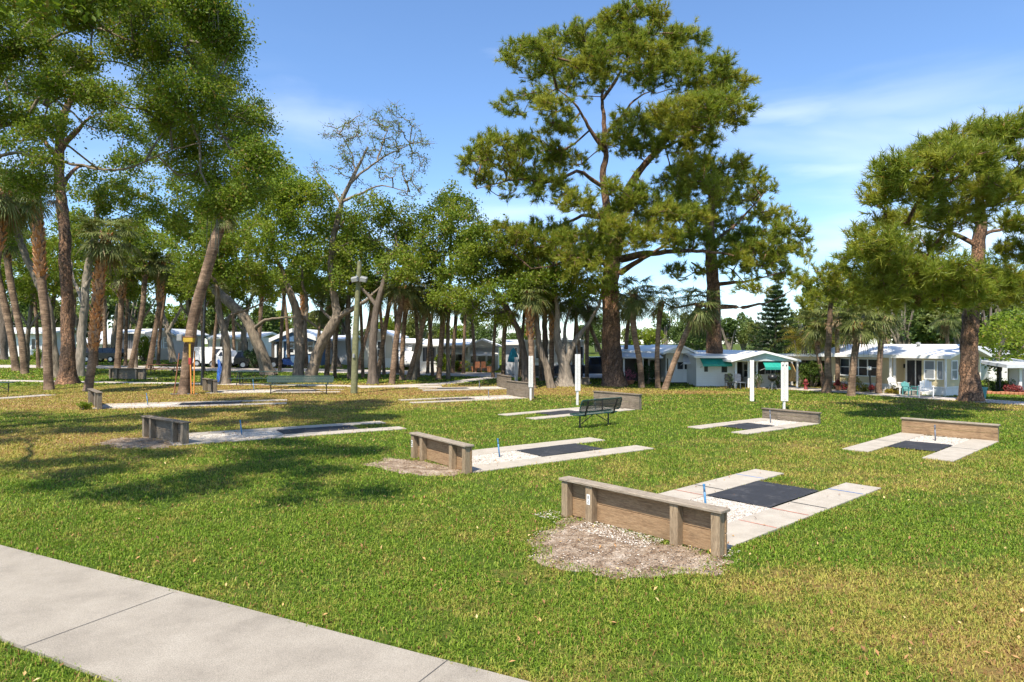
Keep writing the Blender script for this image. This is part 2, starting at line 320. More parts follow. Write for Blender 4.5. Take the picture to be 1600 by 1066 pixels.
    M['lampglass'] = simple('lamp_glass', (.34, .35, .34), .2, .05); M['brownwood'] = simple('brown_table_wood', (.24, .10, .05), .8, .3, 8); M['lineblk'] = M['lineblack']
mats()
# ------------------------------------------------------------------ tree tools
def catmull(pts, step):
    pts = np.asarray(pts, float)
    if len(pts) < 3:
        n = max(2, int(np.linalg.norm(pts[-1, :3] - pts[0, :3]) / step)); t = np.linspace(0, 1, n + 1)[:, None]
        return pts[0] * (1 - t) + pts[-1] * t
    q = np.vstack([2 * pts[0] - pts[1], pts, 2 * pts[-1] - pts[-2]]); out = []
    for i in range(1, len(q) - 2):
        n = max(2, int(np.linalg.norm(q[i + 1, :3] - q[i, :3]) / step)); t = np.linspace(0, 1, n, endpoint=False)[:, None]
        a, b, c, d = q[i - 1], q[i], q[i + 1], q[i + 2]
        out.append(.5 * (2 * b + (c - a) * t + (2 * a - 5 * b + 4 * c - d) * t ** 2 + (3 * b - a - 3 * c + d) * t ** 3))
    out.append(pts[-1:]); return np.vstack(out)
def tube(path, sides=12, rough=.06, r=None, lump=0.0):
    r = r or rng; P3 = path[:, :3]; rad = path[:, 3]; n = len(P3)
    d = np.gradient(P3, axis=0); d /= np.linalg.norm(d, axis=1)[:, None] + 1e-9
    ref = np.array([1., 0.1, 0]); u = np.cross(d, ref); u /= np.linalg.norm(u, axis=1)[:, None] + 1e-9; w = np.cross(d, u)
    a = np.linspace(0, 2 * np.pi, sides, endpoint=False)
    L = np.cumsum(np.r_[0, np.linalg.norm(np.diff(P3, axis=0), axis=1)])
    ph = r.uniform(0, 6.28, 5)
    k = 1 + rough * (np.sin(3 * a[None] + ph[0] + L[:, None] * 1.1) + .7 * np.sin(5 * a[None] + ph[1] - L[:, None] * 1.9) + .5 * np.sin(2 * a[None] + ph[2] + L[:, None] * .6)) + r.normal(0, rough * .5, (n, sides))
    rr = rad[:, None] * k
    v = P3[:, None] + (u[:, None] * np.cos(a)[None, :, None] + w[:, None] * np.sin(a)[None, :, None]) * rr[..., None]
    i = np.arange(n - 1)[:, None] * sides; j = np.arange(sides)[None]; j2 = (j + 1) % sides
    f = np.stack([i + j, i + j2, i + sides + j2, i + sides + j], -1).reshape(-1, 4)
    return v.reshape(-1, 3), f
def segs(A, B, ra, rb, sides=4):
    d = B - A; L = np.linalg.norm(d, axis=1)[:, None] + 1e-9; d = d / L
    ref = np.where(np.abs(d[:, 2:3]) > .9, [[1., 0, 0]], [[0, 0, 1.]]); u = np.cross(d, ref); u /= np.linalg.norm(u, axis=1)[:, None] + 1e-9; w = np.cross(d, u)
    a = np.linspace(0, 2 * np.pi, sides, endpoint=False)
    c = u[:, None] * np.cos(a)[None, :, None] + w[:, None] * np.sin(a)[None, :, None]
    v = np.concatenate([A[:, None] + c * ra[:, None, None], B[:, None] + c * rb[:, None, None]], 1)
    n = len(A); base = (np.arange(n) * 2 * sides)[:, None, None]; j = np.arange(sides); j2 = (j + 1) % sides
    f = base + np.stack([j, j2, sides + j2, sides + j], -1)[None]
    return v.reshape(-1, 3), f.reshape(-1, 4)
def join(parts):
    V, Fc, n = [], [], 0
    for v, f in parts:
        if len(v) == 0: continue
        V.append(v); Fc.append(f + n); n += len(v)
    return np.vstack(V), np.vstack(Fc)
def grow(sk, att, bf=.25):
    """join every attraction point to the branch structure that is already there"""
    n0 = len(sk); n = n0 + len(att); N = np.zeros((n, 3)); N[:n0] = sk; par = np.full(n, -1); pl = np.zeros(n)
    d0 = np.sqrt(((att[:, None] - sk[None, ::2]) ** 2).sum(-1)).min(1) if len(att) * n0 < 3e6 else np.linalg.norm(att - sk.mean(0), axis=1)
    att = att[np.argsort(d0)]
    for k, p in enumerate(att):
        m = n0 + k; d = np.sqrt(((N[:m] - p) ** 2).sum(1)); j = int(np.argmin(d + bf * pl[:m])); N[m] = p; par[m] = j; pl[m] = pl[j] + d[j]
    return N, par, n0
def ellip(c, r, n, g, shell=.5, up=0):
    d = g.normal(size=(n, 3)); d /= np.linalg.norm(d, axis=1)[:, None]
    if up: d[:, 2] = np.where(g.random(n) < up, np.abs(d[:, 2]), d[:, 2])
    rad = (shell + (1 - shell) * g.random(n)) ** (1 / 2.0)
    return np.asarray(c) + d * rad[:, None] * np.asarray(r)
def leaves(pts, size, g, up=.4, aspect=.55):
    n = len(pts); t = g.normal(size=(n, 3)); t /= np.linalg.norm(t, axis=1)[:, None]
    nn = g.normal(size=(n, 3)) + [0, 0, up * 2]; nn -= t * (nn * t).sum(1)[:, None]; nn /= np.linalg.norm(nn, axis=1)[:, None] + 1e-9
    s = np.cross(nn, t); L = (size * g.uniform(.65, 1.3, n))[:, None]
    v = np.stack([pts - t * L * .5, pts + s * L * aspect * .5 + nn * L * .08, pts + t * L * .5, pts - s * L * aspect * .5 + nn * L * .08], 1).reshape(-1, 3)
    return v, np.arange(n * 4).reshape(n, 4)
def tufts(pts, dirs, L, w, k, g):
    n = len(pts); d = g.normal(size=(n, k, 3)); d /= np.linalg.norm(d, axis=2)[..., None]
    d = d + dirs[:, None] * 1.0 + np.array([0, 0, .12]); d /= np.linalg.norm(d, axis=2)[..., None]
    LL = L * g.uniform(.6, 1.15, (n, k, 1)); c = pts[:, None] + dirs[:, None] * g.uniform(-.22, .12, (n, k, 1))
    s = np.cross(d, g.normal(size=(n, k, 3))); s /= np.linalg.norm(s, axis=2)[..., None] + 1e-9
    tip = c + d * LL; tip[..., 2] -= .06 * LL[..., 0]
    v = np.stack([c - s * w * .5, c + s * w * .5, tip], 2).reshape(-1, 3)
    return v, np.arange(n * k * 3).reshape(-1, 3)

def make_tree(d, seed):
    """d: kind, base pixel, limbs and clumps read off the photograph at this tree's own distance; built as a full volume"""
    g = np.random.default_rng(seed); bx, by = d['base']; b = G(bx, by) if 'Y' not in d else np.array([XW(bx, d['Y']), d['Y'], float(zg(d['Y']))]); Y = b[1]
    kind = d['kind']; limbs = []; sk = []; srad = []
    for li, lb in enumerate(d['limbs']):
        pts = []
        for q in lb:
            dy = q[3] if len(q) > 3 else 0
            p = P(q[0], q[1], Y + dy); pts.append([*p, q[2] / 2 * Y / F * (1 if kind == 'pine' else .8)])
        if li == 0: pts[0][2] = float(zg(Y)) - .15
        path = catmull(pts, .35)
        wob = d.get('wob', .035) * (1 if li == 0 else 1.8)
        k = np.linspace(0, 1, len(path)); amp = wob * np.sin(np.pi * np.clip(k * 3, 0, .5))
        s = np.cumsum(g.normal(0, 1, (len(path), 2)), 0); s -= k[:, None] * s[-1]; path[:, :2] += s * amp[:, None] * .7
        if li: path[:, 2] += np.cumsum(g.normal(0, .035, len(path))) * np.sin(np.pi * k); path[:, 3] *= 1 - .55 * k
        limbs.append(path)
        fr = 0 if li else int(len(path) * d.get('from', .45)); sk.append(path[fr:, :3]); srad.append(path[fr:, 3])
    sk = np.vstack(sk); srad = np.concatenate(srad)
    att = []; cid = []
    dens = d.get('dens', {'oak': 1.05, 'pine': 1.1, 'bare': 1.2}[kind])
    for ci, c in enumerate(d['clumps']):
        dy = c[4] if len(c) > 4 else g.uniform(*d.get('dyr', (-3.2, 2.2))); s = (Y + dy) / F * d.get('csc', 1.0); rx, ry = c[2] * s, c[3] * s
        ctr = P(c[0], c[1], Y + dy); rd = min(rx, max(ry * 1.5, rx * .7)); n = int(max(8, dens * d.get('csc', 1.0) ** 2 * c[2] * c[3] / 30))
        att.append(ellip(ctr, (rx, rd, ry), n, g, .25 if kind != 'pine' else .35, .0 if kind != 'pine' else .5))
    att = np.vstack(att)
    N, par, n0 = grow(sk, att, .3)
    n = len(N); ch = np.zeros(n, int)
    for i in range(n0, n): ch[par[i]] += 1
    px_ = {'oak': 2.3, 'pine': 2.3, 'bare': 2.2}[kind]; r0 = d.get('tip', {'oak': .011, 'pine': .018, 'bare': .013}[kind]); acc = np.zeros(n)
    for i in range(n - 1, n0 - 1, -1):
        if acc[i] == 0: acc[i] = r0 ** px_
        acc[par[i]] += acc[i]
    rad = acc ** (1 / px_); rad[:n0] = np.minimum(rad[:n0], srad); rad = np.minimum(rad, .16)
    i = np.arange(n0, n); A, B = N[par[i]], N[i]; ra, rb = np.maximum(np.minimum(rad[par[i]], rad[i] * 1.5), rad[i]), rad[i]
    Ln = np.linalg.norm(B - A, axis=1)[:, None]; mid = (A + B) / 2 + g.normal(0, .09, A.shape) * Ln + [0, 0, -.04] * Ln; rm = (ra + rb) / 2
    th, de = (6, 4)
    parts = [segs(A, mid, ra, rm, 4), segs(mid, B, rm, rb, 4)]
    for li, path in enumerate(limbs):
        if li == 0:
            z0 = path[0, 2]; h = path[:, 2] - z0; path = path.copy(); path[:, 3] *= 1 + d.get('flare', .5) * np.exp(-h / .45)
            if d.get('flare2'): path[:, 3] *= 1 + d['flare2'] * np.exp(-h / .8)
        parts.append(tube(path, 16 if li == 0 else 9, .07 if kind == 'pine' else .09, g))
    if kind == 'bare' or d.get('fine'):                        # extra fine twigs
        tips = i[rad[i] < .03]; T = N[tips]; k = d.get('fine', 3); A2 = np.repeat(T, k, 0); dv = g.normal(size=A2.shape); dv /= np.linalg.norm(dv, axis=1)[:, None]
        dv[:, 2] = dv[:, 2] * .7 + .25; B2 = A2 + dv * g.uniform(.3, .8, (len(A2), 1)); parts.append(segs(A2, B2, np.full(len(A2), .010), np.full(len(A2), .005), 3)) if False else parts.append(segs(A2, B2, np.full(len(A2), .011), np.full(len(A2), .006), 4))
    v, f = join(parts)
    rz = b.copy(); root = thing(d.get('name', {'oak': 'oak_tree', 'pine': 'pine_tree', 'bare': 'bare_oak_tree'}[kind]), d['label'], 'tree', rz, 0, d.get('group'))
    mk('trunk', v - b, f, M[d.get('bark', {'oak': 'oakbark', 'pine': 'pinebark', 'bare': 'oakbark'}[kind])], root, True)
    tips = np.where(ch[n0:] == 0)[0] + n0; allp = np.arange(n0, n)
    if kind in ('oak', 'bare'):
        ls = d.get('leaf', .14 * Y / 45 + .04); per = d.get('per', 62 if kind == 'oak' else 3)
        C = N[allp]; C2 = np.repeat(C, per, 0); sig = d.get('sig', .16 + .12 * min(Y, 50) / 45)
        u = g.random((len(C2), 1)); back = N[par[np.repeat(allp, per)]]; C2 = C2 * (1 - .45 * u) + back * .45 * u
        C2 = C2 + g.normal(0, 1, C2.shape) * [sig, sig, sig * .75]
        v, f = leaves(C2, ls, g, .35, .6); mk('crown', v - b, f, M[d.get('leafmat', 'oakleaf')], root)
    else:
        per = d.get('per', 4); C = np.repeat(N[allp], per, 0); back = N[par[np.repeat(allp, per)]]; C = C + g.normal(0, .20, C.shape) + (back - C) * g.uniform(0, .35, (len(C), 1))
        dr = C - back; dr /= np.linalg.norm(dr, axis=1)[:, None] + 1e-9; dr = dr * .7 + [0, 0, .45]; dr /= np.linalg.norm(dr, axis=1)[:, None]
        v, f = tufts(C, dr, d.get('nl', .42), d.get('nw', .036) * Y / 40, d.get('nk', 34), g); mk('crown', v - b, f, M[d.get('leafmat', 'needle')], root)
    if d.get('moss'):
        for q in g.choice(allp, d['moss']):
            A = np.repeat(N[q:q + 1], 9, 0) + g.normal(0, .10, (9, 3)); B = A + np.c_[g.normal(0, .05, (9, 2)), -g.uniform(.4, 1.3, 9)]
            v, f = segs(A, B, np.full(9, .02), np.full(9, .006), 3); mk('hanging_moss', v - b, f, M['moss'], root)
    return root

# ------------------------------------------------------------------ sabal palms
def palm_crown_mesh(seed, nf=30, droop=1.0, ragged=.5):
    g = np.random.default_rng(seed); Q = []; D = []
    for k in range(nf):
        az = k * 2.399 + g.normal(0, .2); t = k / nf; el = R(78 - 110 * t * droop + g.normal(0, 7)); dead = t > .93
        L = g.uniform(.75, 1.15); hd = np.array([math.cos(az), math.sin(az), 0]); s = np.array([-math.sin(az), math.cos(az), 0])
        p0 = np.zeros(3); pts = [p0]; e = el
        for j in range(3): e -= R(6 + 5 * j); pts.append(pts[-1] + (hd * math.cos(e) + np.array([0, 0, 1]) * math.sin(e)) * L / 3)
        tgt = D if dead else Q
        for a, b2 in zip(pts[:-1], pts[1:]):
            w = .02; tgt.append([a - s * w, a + s * w, b2 + s * w * .8, b2 - s * w * .8])
        ax = hd * math.cos(e) + np.array([0, 0, 1]) * math.sin(e); up = np.cross(ax, s) * -1; hub = pts[-1]
        ns = 26; fl = g.uniform(.75, 1.0)
        for m in range(ns):
            a = R(-125 + 250 * m / (ns - 1)) + g.normal(0, .03); dirv = ax * math.cos(a) + s * math.sin(a); ln = fl * (1 - .32 * abs(a) / R(125)) * g.uniform(.85, 1.05)
            side = np.cross(up, dirv); w = .030; fold = up * (.02 if m % 2 else -.02); dip = np.array([0, 0, -1.])
            a0 = hub; a1 = hub + dirv * ln * .55 + up * .05 * math.cos(a) + fold; a2 = hub + dirv * ln + dip * ln * g.uniform(.12, .55) + g.normal(0, .03, 3)
            tgt.append([a0 - side * w * .3, a0 + side * w * .3, a1 + side * w, a1 - side * w]); tgt.append([a1 - side * w, a1 + side * w, a2 + side * .004, a2 - side * .004])
    def m(n, q, mat):
        q = np.array(q); me_o = mk(n, q.reshape(-1, 3), np.arange(len(q) * 4).reshape(-1, 4), mat); me = me_o.data; bpy.data.objects.remove(me_o); return me
    return m('crown', Q, M['frond']), m('dead_fronds', D, M['deadfrond'])
CROWNS = [palm_crown_mesh(11, 34, 1.0), palm_crown_mesh(12, 28, 1.15), palm_crown_mesh(13, 24, .9), palm_crown_mesh(14, 38, 1.25)]
def boots_mesh(path, z0f, z1f, g, dens=1.0, size=1.0):
    mb = MB(); n = len(path); i0, i1 = int(n * z0f), n - 1; L = np.linalg.norm(path[i1, :3] - path[i0, :3]); k = int(L * 26 * dens)
    for j in range(k):
        t = i0 + (i1 - i0) * j / max(1, k); i = min(int(t), n - 2); c = path[i, :3] * (1 - t + i) + path[i + 1, :3] * (t - i); r = path[i, 3]; az = j * 2.22 + g.normal(0, .15)
        h = np.array([math.cos(az), math.sin(az), 0]); s = np.array([-math.sin(az), math.cos(az), 0]); hh = .24 * size * g.uniform(.8, 1.2); out = .11 * size * g.uniform(.5, 1.3)
        a = c + h * r * .9; w = .075 * size; sk = g.normal(0, .06); tip = c + h * (r + out) + s * sk; tip = tip + [0, 0, hh]
        mb.add([a - s * w, a + s * w, tip + s * w * .35, tip - s * w * .35, a - s * w * .7 - h * .03 + [0, 0, .05], a + s * w * .7 - h * .03 + [0, 0, .05], tip + s * w * .3 - h * .045, tip - s * w * .3 - h * .045],
               [(0, 1, 2, 3), (7, 6, 5, 4), (0, 4, 5, 1), (3, 2, 6, 7), (0, 3, 7, 4), (1, 5, 6, 2)])
    return mb
def make_palm(i, base, pts, w, label, boots=.9, crown=None, cs=1.0, group='cabbage palms in the grove', bark='palmbark', wb=None):
    w = w * .80; g = np.random.default_rng(900 + i); b = G(*base); Y = b[1]; pl = [[*P(base[0], base[1], Y), w / 2 * Y / F]]; pl[0][2] = b[2] - .1
    for (x, y) in pts: pl.append([*P(x, y, Y), w / 2 * Y / F * .93])
    path = catmull(pl, .3); h = path[:, 2] - path[0, 2]; path[:, 3] *= 1 + .25 * np.exp(-h / .3)
    nb = max(3, int(len(path) * .06)); path[-nb:, 3] *= np.linspace(1, 1.25, nb)
    root = thing('palm_tree', label, 'palm', b, 0, group); v, f = tube(path, 14, .035, g); mk('trunk', v - b, f, M[bark], root, True)
    p2 = path.copy(); p2[:, :3] -= b; boots_mesh(p2, boots, 1, g, 1.0 if boots > .75 else 1.7, min(1.15, w / 2 * Y / F / .2) * (1 if boots > .75 else 1.25)).build('boots', M['boot'], root)
    ci = (i if crown is None else crown) % 4; top = path[-1, :3] - b
    sc = cs * 1.25
    for me in CROWNS[ci]:
        o = bpy.data.objects.new(me.name, me); COL.objects.link(o); o.parent = root; o.location = top; o.rotation_euler = (0, 0, g.uniform(0, 6.28)); o.scale = (sc, sc, sc)
    return root

# simple leafy mesh for shrubs and skyline trees
def bush_meshes(seed, rx, ry, rz, n, ls, lumps=9, trunk=.0, flat=0):
    g = np.random.default_rng(seed); C = []
    for _ in range(lumps):
        a = g.uniform(0, 6.28); r = g.uniform(0, .65) ** .7; c = np.array([math.cos(a) * r * rx, math.sin(a) * r * ry, trunk + rz * g.uniform(.35, 1.45)]); k = g.uniform(.28, .55)
        C.append(ellip(c, (rx * k, ry * k, rz * k * 1.1), n // lumps, g, .4))
    C = np.vstack(C); C[:, 2] = np.maximum(C[:, 2], .03 + trunk * .5); v, f = leaves(C, ls, g, .4, .6)
    A = np.zeros((14, 3)); B = np.c_[g.normal(0, rx * .35, 14), g.normal(0, ry * .35, 14), trunk + rz * g.uniform(.6, 1.5, 14)]
    mid = B * [.35, .35, 0] + np.c_[np.zeros((14, 2)), trunk * .9 + B[:, 2] * .1]
    r1 = np.full(14, max(.02, (trunk + rz) * .035)); s1 = segs(A, mid, r1 * 1.2, r1, 5); s2 = segs(mid, B, r1, r1 * .3, 4)
    return (v, f), join([s1, s2])
# ------------------------------------------------------------------ ground, walks
def grid_ground():
    xs = np.unique(np.r_[np.linspace(-1500, -120, 12), np.linspace(-120, 160, 71), np.linspace(160, 1500, 12)])
    ys = np.unique(np.r_[np.linspace(-60, 4, 9), np.linspace(4, 130, 64), np.linspace(130, 3000, 24)])
    X, Yy = np.meshgrid(xs, ys); v = np.c_[X.ravel(), Yy.ravel(), zg(Yy.ravel())]; nx = len(xs)
    i = np.arange(len(ys) - 1)[:, None] * nx + np.arange(nx - 1)[None]; f = np.stack([i, i + 1, i + nx + 1, i + nx], -1).reshape(-1, 4)
    tag(mk('ground', v, f, M['lawn'], None, True), None, None, None, 'structure')
grid_ground()
SOFT = []; KEEP = []                                                       # polygons with no grass, in plan
def inside(poly, x, y):
    c = np.zeros(len(x), bool); n = len(poly); j = n - 1
    for i in range(n):
        xi, yi = poly[i][:2]; xj, yj = poly[j][:2]
        c ^= ((yi > y) != (yj > y)) & (x < (xj - xi) * (y - yi) / (yj - yi + 1e-12) + xi); j = i
    return c
def strip(name, L, Rr, mat, z=.02, kind='structure', thick=.0):
    L = catmull(np.array(L, float), .5); Rr = catmull(np.array(Rr, float), .5); n = max(len(L), len(Rr))
    rs = lambda q: np.array([np.interp(np.linspace(0, 1, n), np.linspace(0, 1, len(q)), q[:, k]) for k in range(2)]).T
    L, Rr = rs(L), rs(Rr); KEEP.append(np.vstack([L, Rr[::-1]]))
    v = np.vstack([np.c_[L, zg(L[:, 1]) + z], np.c_[Rr, zg(Rr[:, 1]) + z], np.c_[L, zg(L[:, 1]) - .1], np.c_[Rr, zg(Rr[:, 1]) - .1]]); i = np.arange(n - 1)
    f = np.vstack([np.stack([i, i + 1, n + i + 1, n + i], 1), np.stack([i, i + 2 * n, i + 1 + 2 * n, i + 1], 1), np.stack([n + i, n + i + 1, 3 * n + i + 1, 3 * n + i], 1)])
    o = mk(name, v, f, mat); tag(o, None, None, None, kind); return L, Rr
g2 = lambda x, y: G(x, y)[:2]
# the near sidewalk: both edges as they run across the lawn, extended beyond the frame
top = [g2(x, y) for x, y in [(0, 855), (272, 929), (550, 1000), (800, 1064)]]
_a, _d = top[0].copy(), (top[-1] - top[0]) / np.linalg.norm(top[-1] - top[0]); top = [_a + _d * k for k in (0, 2.8, 5.6, 8.5)]
low = [g2(x, y) for x, y in [(0, 1002), (90, 1032), (160, 1066)]]
d0 = top[0] - top[1]; d1 = top[-1] - top[-2]
top = [top[0] + d0 * 6, top[0] + d0 * 3] + top + [top[-1] + d1 * 3, top[-1] + d1 * 8]
nrm = np.array([-.45, -.9]); nrm /= np.linalg.norm(nrm); lo2 = []
for k, p in enumerate(top):
    a, b = top[max(0, k - 1)], top[min(len(top) - 1, k + 1)]; t = (b - a) / np.linalg.norm(b - a); lo2.append(p + np.array([t[1], -t[0]]) * 1.66 if t[0] > 0 else p + np.array([-t[1], t[0]]) * 1.66)
LW, RW = strip('sidewalk', top, lo2, M['walk'], .035)
# control joints cut into it
jb = MB()
for k, (pa, pb) in enumerate([((272, 930), (60, 1010)), ((-60, 884), (-400, 930)), ((700, 1037), (420, 1150))]):
    a, b = g2(*pa), g2(*pb)
    dd = (b - a) / np.linalg.norm(b - a); b = a + np.array([_d[1], -_d[0]]) * 1.64; dd = (b - a) / 1.64; pp = np.array([-dd[1], dd[0]]) * .0045
    jb.add([(*(a + pp), .0385), (*(a - pp), .0385), (*(b - pp), .0385), (*(b + pp), .0385)], [(0, 1, 2, 3)])
tag(jb.build('sidewalk_joints', M['lineblack']), None, None, None, 'structure')
def band(name, pts, w, mat, z=.02):
    c = catmull(np.array([g2(*p) if p[1] > 540 else p for p in pts], float), 1.0); t = np.gradient(c, axis=0); t /= np.linalg.norm(t, axis=1)[:, None]; nn = np.c_[-t[:, 1], t[:, 0]]
    strip(name, c + nn * w / 2, c - nn * w / 2, mat, z)
band('cross_path', [(-260, 592), (-60, 594), (150, 597.5), (430, 601.5), (620, 604.5), (690, 604)], 1.1, M['farwalk'])
band('curved_path', [(560, 605.5), (640, 602.5), (700, 599), (745, 593), (790, 589), (830, 588)], 1.3, M['farwalk'], .026)
band('service_road', [(-300, 573), (100, 573), (330, 577), (480, 579), (640, 582.5), (800, 586.5), (950, 588), (1060, 591)], 5.0, M['farwalk'])
band('garden_road', [(1180, 603.5), (1300, 611), (1400, 618), (1500, 624.5), (1620, 632), (1800, 644)], 2.2, M['farwalk'], .023)

# ------------------------------------------------------------------ horseshoe pits
def digits(s, h):                                               # seven-segment style painted numerals
    SEG = {'0': 'abcdef', '1': 'bc', '2': 'abged', '3': 'abgcd', '4': 'fgbc', '5': 'afgcd', '6': 'afgcde', '7': 'abc', '8': 'abcdefg', '9': 'abfgcd'}
    w = h * .55; t = h * .13; R_ = {'a': (0, w, h - t, h), 'g': (0, w, h / 2 - t / 2, h / 2 + t / 2), 'd': (0, w, 0, t), 'f': (0, t, h / 2, h), 'b': (w - t, w, h / 2, h), 'e': (0, t, 0, h / 2), 'c': (w - t, w, 0, h / 2)}
    out = []
    for k, ch in enumerate(s):
        for q in SEG[ch]: a = R_[q]; out.append((a[0] + k * w * 1.35 - w / 2, a[1] + k * w * 1.35 - w / 2, a[2], a[3]))
    return out
def pit(i, c, d, L, W, BW, su, m0, m1, H, lab, lanes=True, grey=False, far=False, lines=False, number=None, front=True, sz=.5, steel='bluesteel', bn=None):
    """c centre of the backboard on the ground, d unit vector from board along the lane, L lane length, W width of gravel, BW board length"""
    c = np.array(c, float); d = np.array(d, float); d /= np.linalg.norm(d); ang = math.atan2(d[0], -d[1])    # local +x = right of the board seen from behind, local -y... 
    # local frame: u = along lane (local y), v = across (local x)
    vx = np.array([d[1], -d[0]]); rz = math.atan2(vx[1], vx[0]); z0 = float(zg(c[1])); g = random.Random(i)
    Lw = lambda u, v: c + d * u + vx * v
    PL = M['greyplank'] if grey else M['plank']; PO = M['greypost'] if grey else M['post']
    bb = thing('backboard', lab + ' timber backboard', 'backboard', (c[0], c[1], z0), rz, 'timber backboards of the horseshoe pits')
    bb['label'] = 'timber backboard ' + lab
    if bn: bb.rotation_euler = (0, 0, math.atan2(-bn[0], bn[1]))
    h2 = BW / 2
    for k in range(2):
        z1 = .02 + k * (H - .06) / 2; z2 = .02 + (k + 1) * (H - .06) / 2 - .008
        MB().bbox(-h2, h2, .0, .045, z1, z2, .005).build('plank', PL, bb)
    for v in (-h2 + .08, -h2 + .62 * BW / 3, h2 - .75 * BW / 3, h2 - .08):
        MB().bbox(v - .07, v + .07, -.145, -.004, -.05, H - .045 + g.uniform(-.006, .004), .006).build('post', PO, bb)
    MB().bbox(-h2 - .03, h2 + .03, -.175, .085, H - .04, H + .005, .008).build('cap_board', M['cap'] if not grey else M['greyplank'], bb)
    if number:
        pl = MB(); pl.box(-h2 + .08 - .035, -h2 + .08 + .035, -.1495, -.1465, H * .45, H * .75); plo = None
        v0 = -h2 + .62 * BW / 3; x0, x1, zz = (v0 - .035, v0 + .035, H * .48) if number != 'S' else (-h2 + .04, -h2 + .12, H * .45)
        MB().box(x0, x1, -.1495, -.1465, zz, zz + .17).build('number_plate', M['trim'], bb)
        for cc, sy in zip(number[:2], (.09, .015)):
            if cc.isdigit():
                mb = MB()
                for a in digits(cc, .055): mb.box((x0 + x1) / 2 + a[0], (x0 + x1) / 2 + a[1], -.1515, -.150, zz + sy + a[2], zz + sy + a[3])
                mb.build('painted_number', M['ink'], bb)
        if number == 'S':
            mb = MB()
            for a in digits('5', .12): mb.box((x0 + x1) / 2 + a[0], (x0 + x1) / 2 + a[1], -.1515, -.150, zz + .025 + a[2], zz + .025 + a[3])
            mb.build('painted_number', M['ink'], bb)
    place = lab.split(' ', 0)[0]
    # gravel sheet
    gp = [Lw(.06, -W / 2 - .02), Lw(.06, W / 2 + .02), Lw(m0 + .12, W / 2 + .02), Lw(m0 + .12, -W / 2 - .02)]; KEEP.append(np.array(gp))
    n = 14; vs = []; fs = []
    for a in range(n + 1):
        for b2 in range(n + 1):
            u = .06 + (m0 + .04) * a / n; v = -W / 2 - .02 + (W + .04) * b2 / n; p = Lw(u, v); e = min(a, n - a, b2, n - b2) > 0; vs.append((p[0] - c[0], p[1] - c[1], (.012 + g.uniform(0, .022)) if e else .006))
    for a in range(n):
        for b2 in range(n): q = a * (n + 1) + b2; fs.append((q, q + 1, q + n + 2, q + n + 1))
    o = mk('gravel_pit', vs, fs, M['gravel'], None, True); o.location = (c[0], c[1], z0); tag(o, None, None, None, 'structure')
    if lanes:
        rt = thing('concrete_lanes', 'paired concrete lanes, pit ' + lab, 'lanes', (c[0], c[1], z0), rz, 'concrete lanes of the horseshoe pits')
        lw = .70 if W > 1.2 else .6
        for s in (-1, 1):
            x0, x1 = (W / 2, W / 2 + lw) if s > 0 else (-W / 2 - lw, -W / 2); KEEP.append(np.array([Lw(.02, x0 - .01), Lw(.02, x1 + .01), Lw(L, x1 + .01), Lw(L, x0 - .01)]))
            js = [0, L * .29, L * .59, L]; lane = MB()
            for a, b2 in zip(js[:-1], js[1:]): lane.bbox(x0, x1, .08 + a if a == 0 else a + .006, b2 - .006, -.05, .03 + g.uniform(-.003, .003), .006)
            ln = lane.build('lane', M['lane'], rt)
            if lines:
                for u, mm in ((L * .29, 'linered'), (L * .475, 'linered'), (L * .59, 'lineblack'), (L * .855, 'lineblue')):
                    MB().box(x0 + .02, x1 - .02, u - .018, u + .018, .034, .0352).build('painted_line', M[mm], ln)
            elif L < 5.4:
                MB().box(x0 + .02, x1 - .02, L * .5 - .02, L * .5 + .02, .034, .0352).build('painted_line', M['lineblack'], ln)
        # mat
    KEEP.append(np.array([Lw(m0, -W / 2), Lw(m0, W / 2), Lw(m1 - .09, W / 2 - .04), Lw(m1 - .07, -W / 2 + .04)]))
    vs, fs = [], []; n = 10
    for a in range(n + 1):
        for b2 in range(n + 1): vs.append((-W / 2 + .03 + (W - .06) * b2 / n + (g.uniform(-.02, .02) if a in (0, n) else 0), m0 + (m1 - m0) * a / n, .018 + g.uniform(0, .012)))
    for a in range(n):
        for b2 in range(n): q = a * (n + 1) + b2; fs.append((q, q + 1, q + n + 2, q + n + 1))
    mt = mk('rubber_mat', vs, fs, M['mat'], None, True); mt.location = (c[0], c[1], z0 + .008); mt.rotation_euler = (0, 0, rz)
    tag(mt, 'black rubber mat of the pit ' + lab, 'mat', 'rubber mats of the horseshoe pits')
    # stake
    sp = Lw(su, 0); st = thing('stake', 'steel stake of the pit ' + lab, 'stake', (sp[0], sp[1], z0), rz, 'stakes of the horseshoe pits')
    tilt = Vector((-.02, -.11, 1)).normalized() if front else Vector((.02, .05, 1)).normalized()
    MB().bar((0, 0, 0), tilt * sz * .75, .020, 12).bar(tilt * sz * .75, tilt * sz, .020, 12, .019).build('rod', M[steel], st, True)
    MB().bar(tilt * (sz * .97), tilt * (sz + .012), .024, 12).build('rod_head', M['bluesteel'] if steel == 'bluesteel' else M['darksteel'], st)
    # dirt apron behind the board: worn earth with shell bits and bark
    return Lw, z0
PITS = []
def addpit(*a, **k): r = pit(*a, **k); PITS.append((a, r)); return r
A1 = addpit(1, (1.98, 10.5), (.742, .67), 6.35, 1.36, 3.06, 1.98, 3.05, 5.13, .67, 'nearest the camera beside the largest bare earth patch', lines=True, number='82')
B1 = addpit(2, (-1.75, 16.46), (.815, .58), 6.15, 1.30, 2.75, 1.75, 2.7, 4.9, .66, 'in the middle of the lawn between two others', number='S')
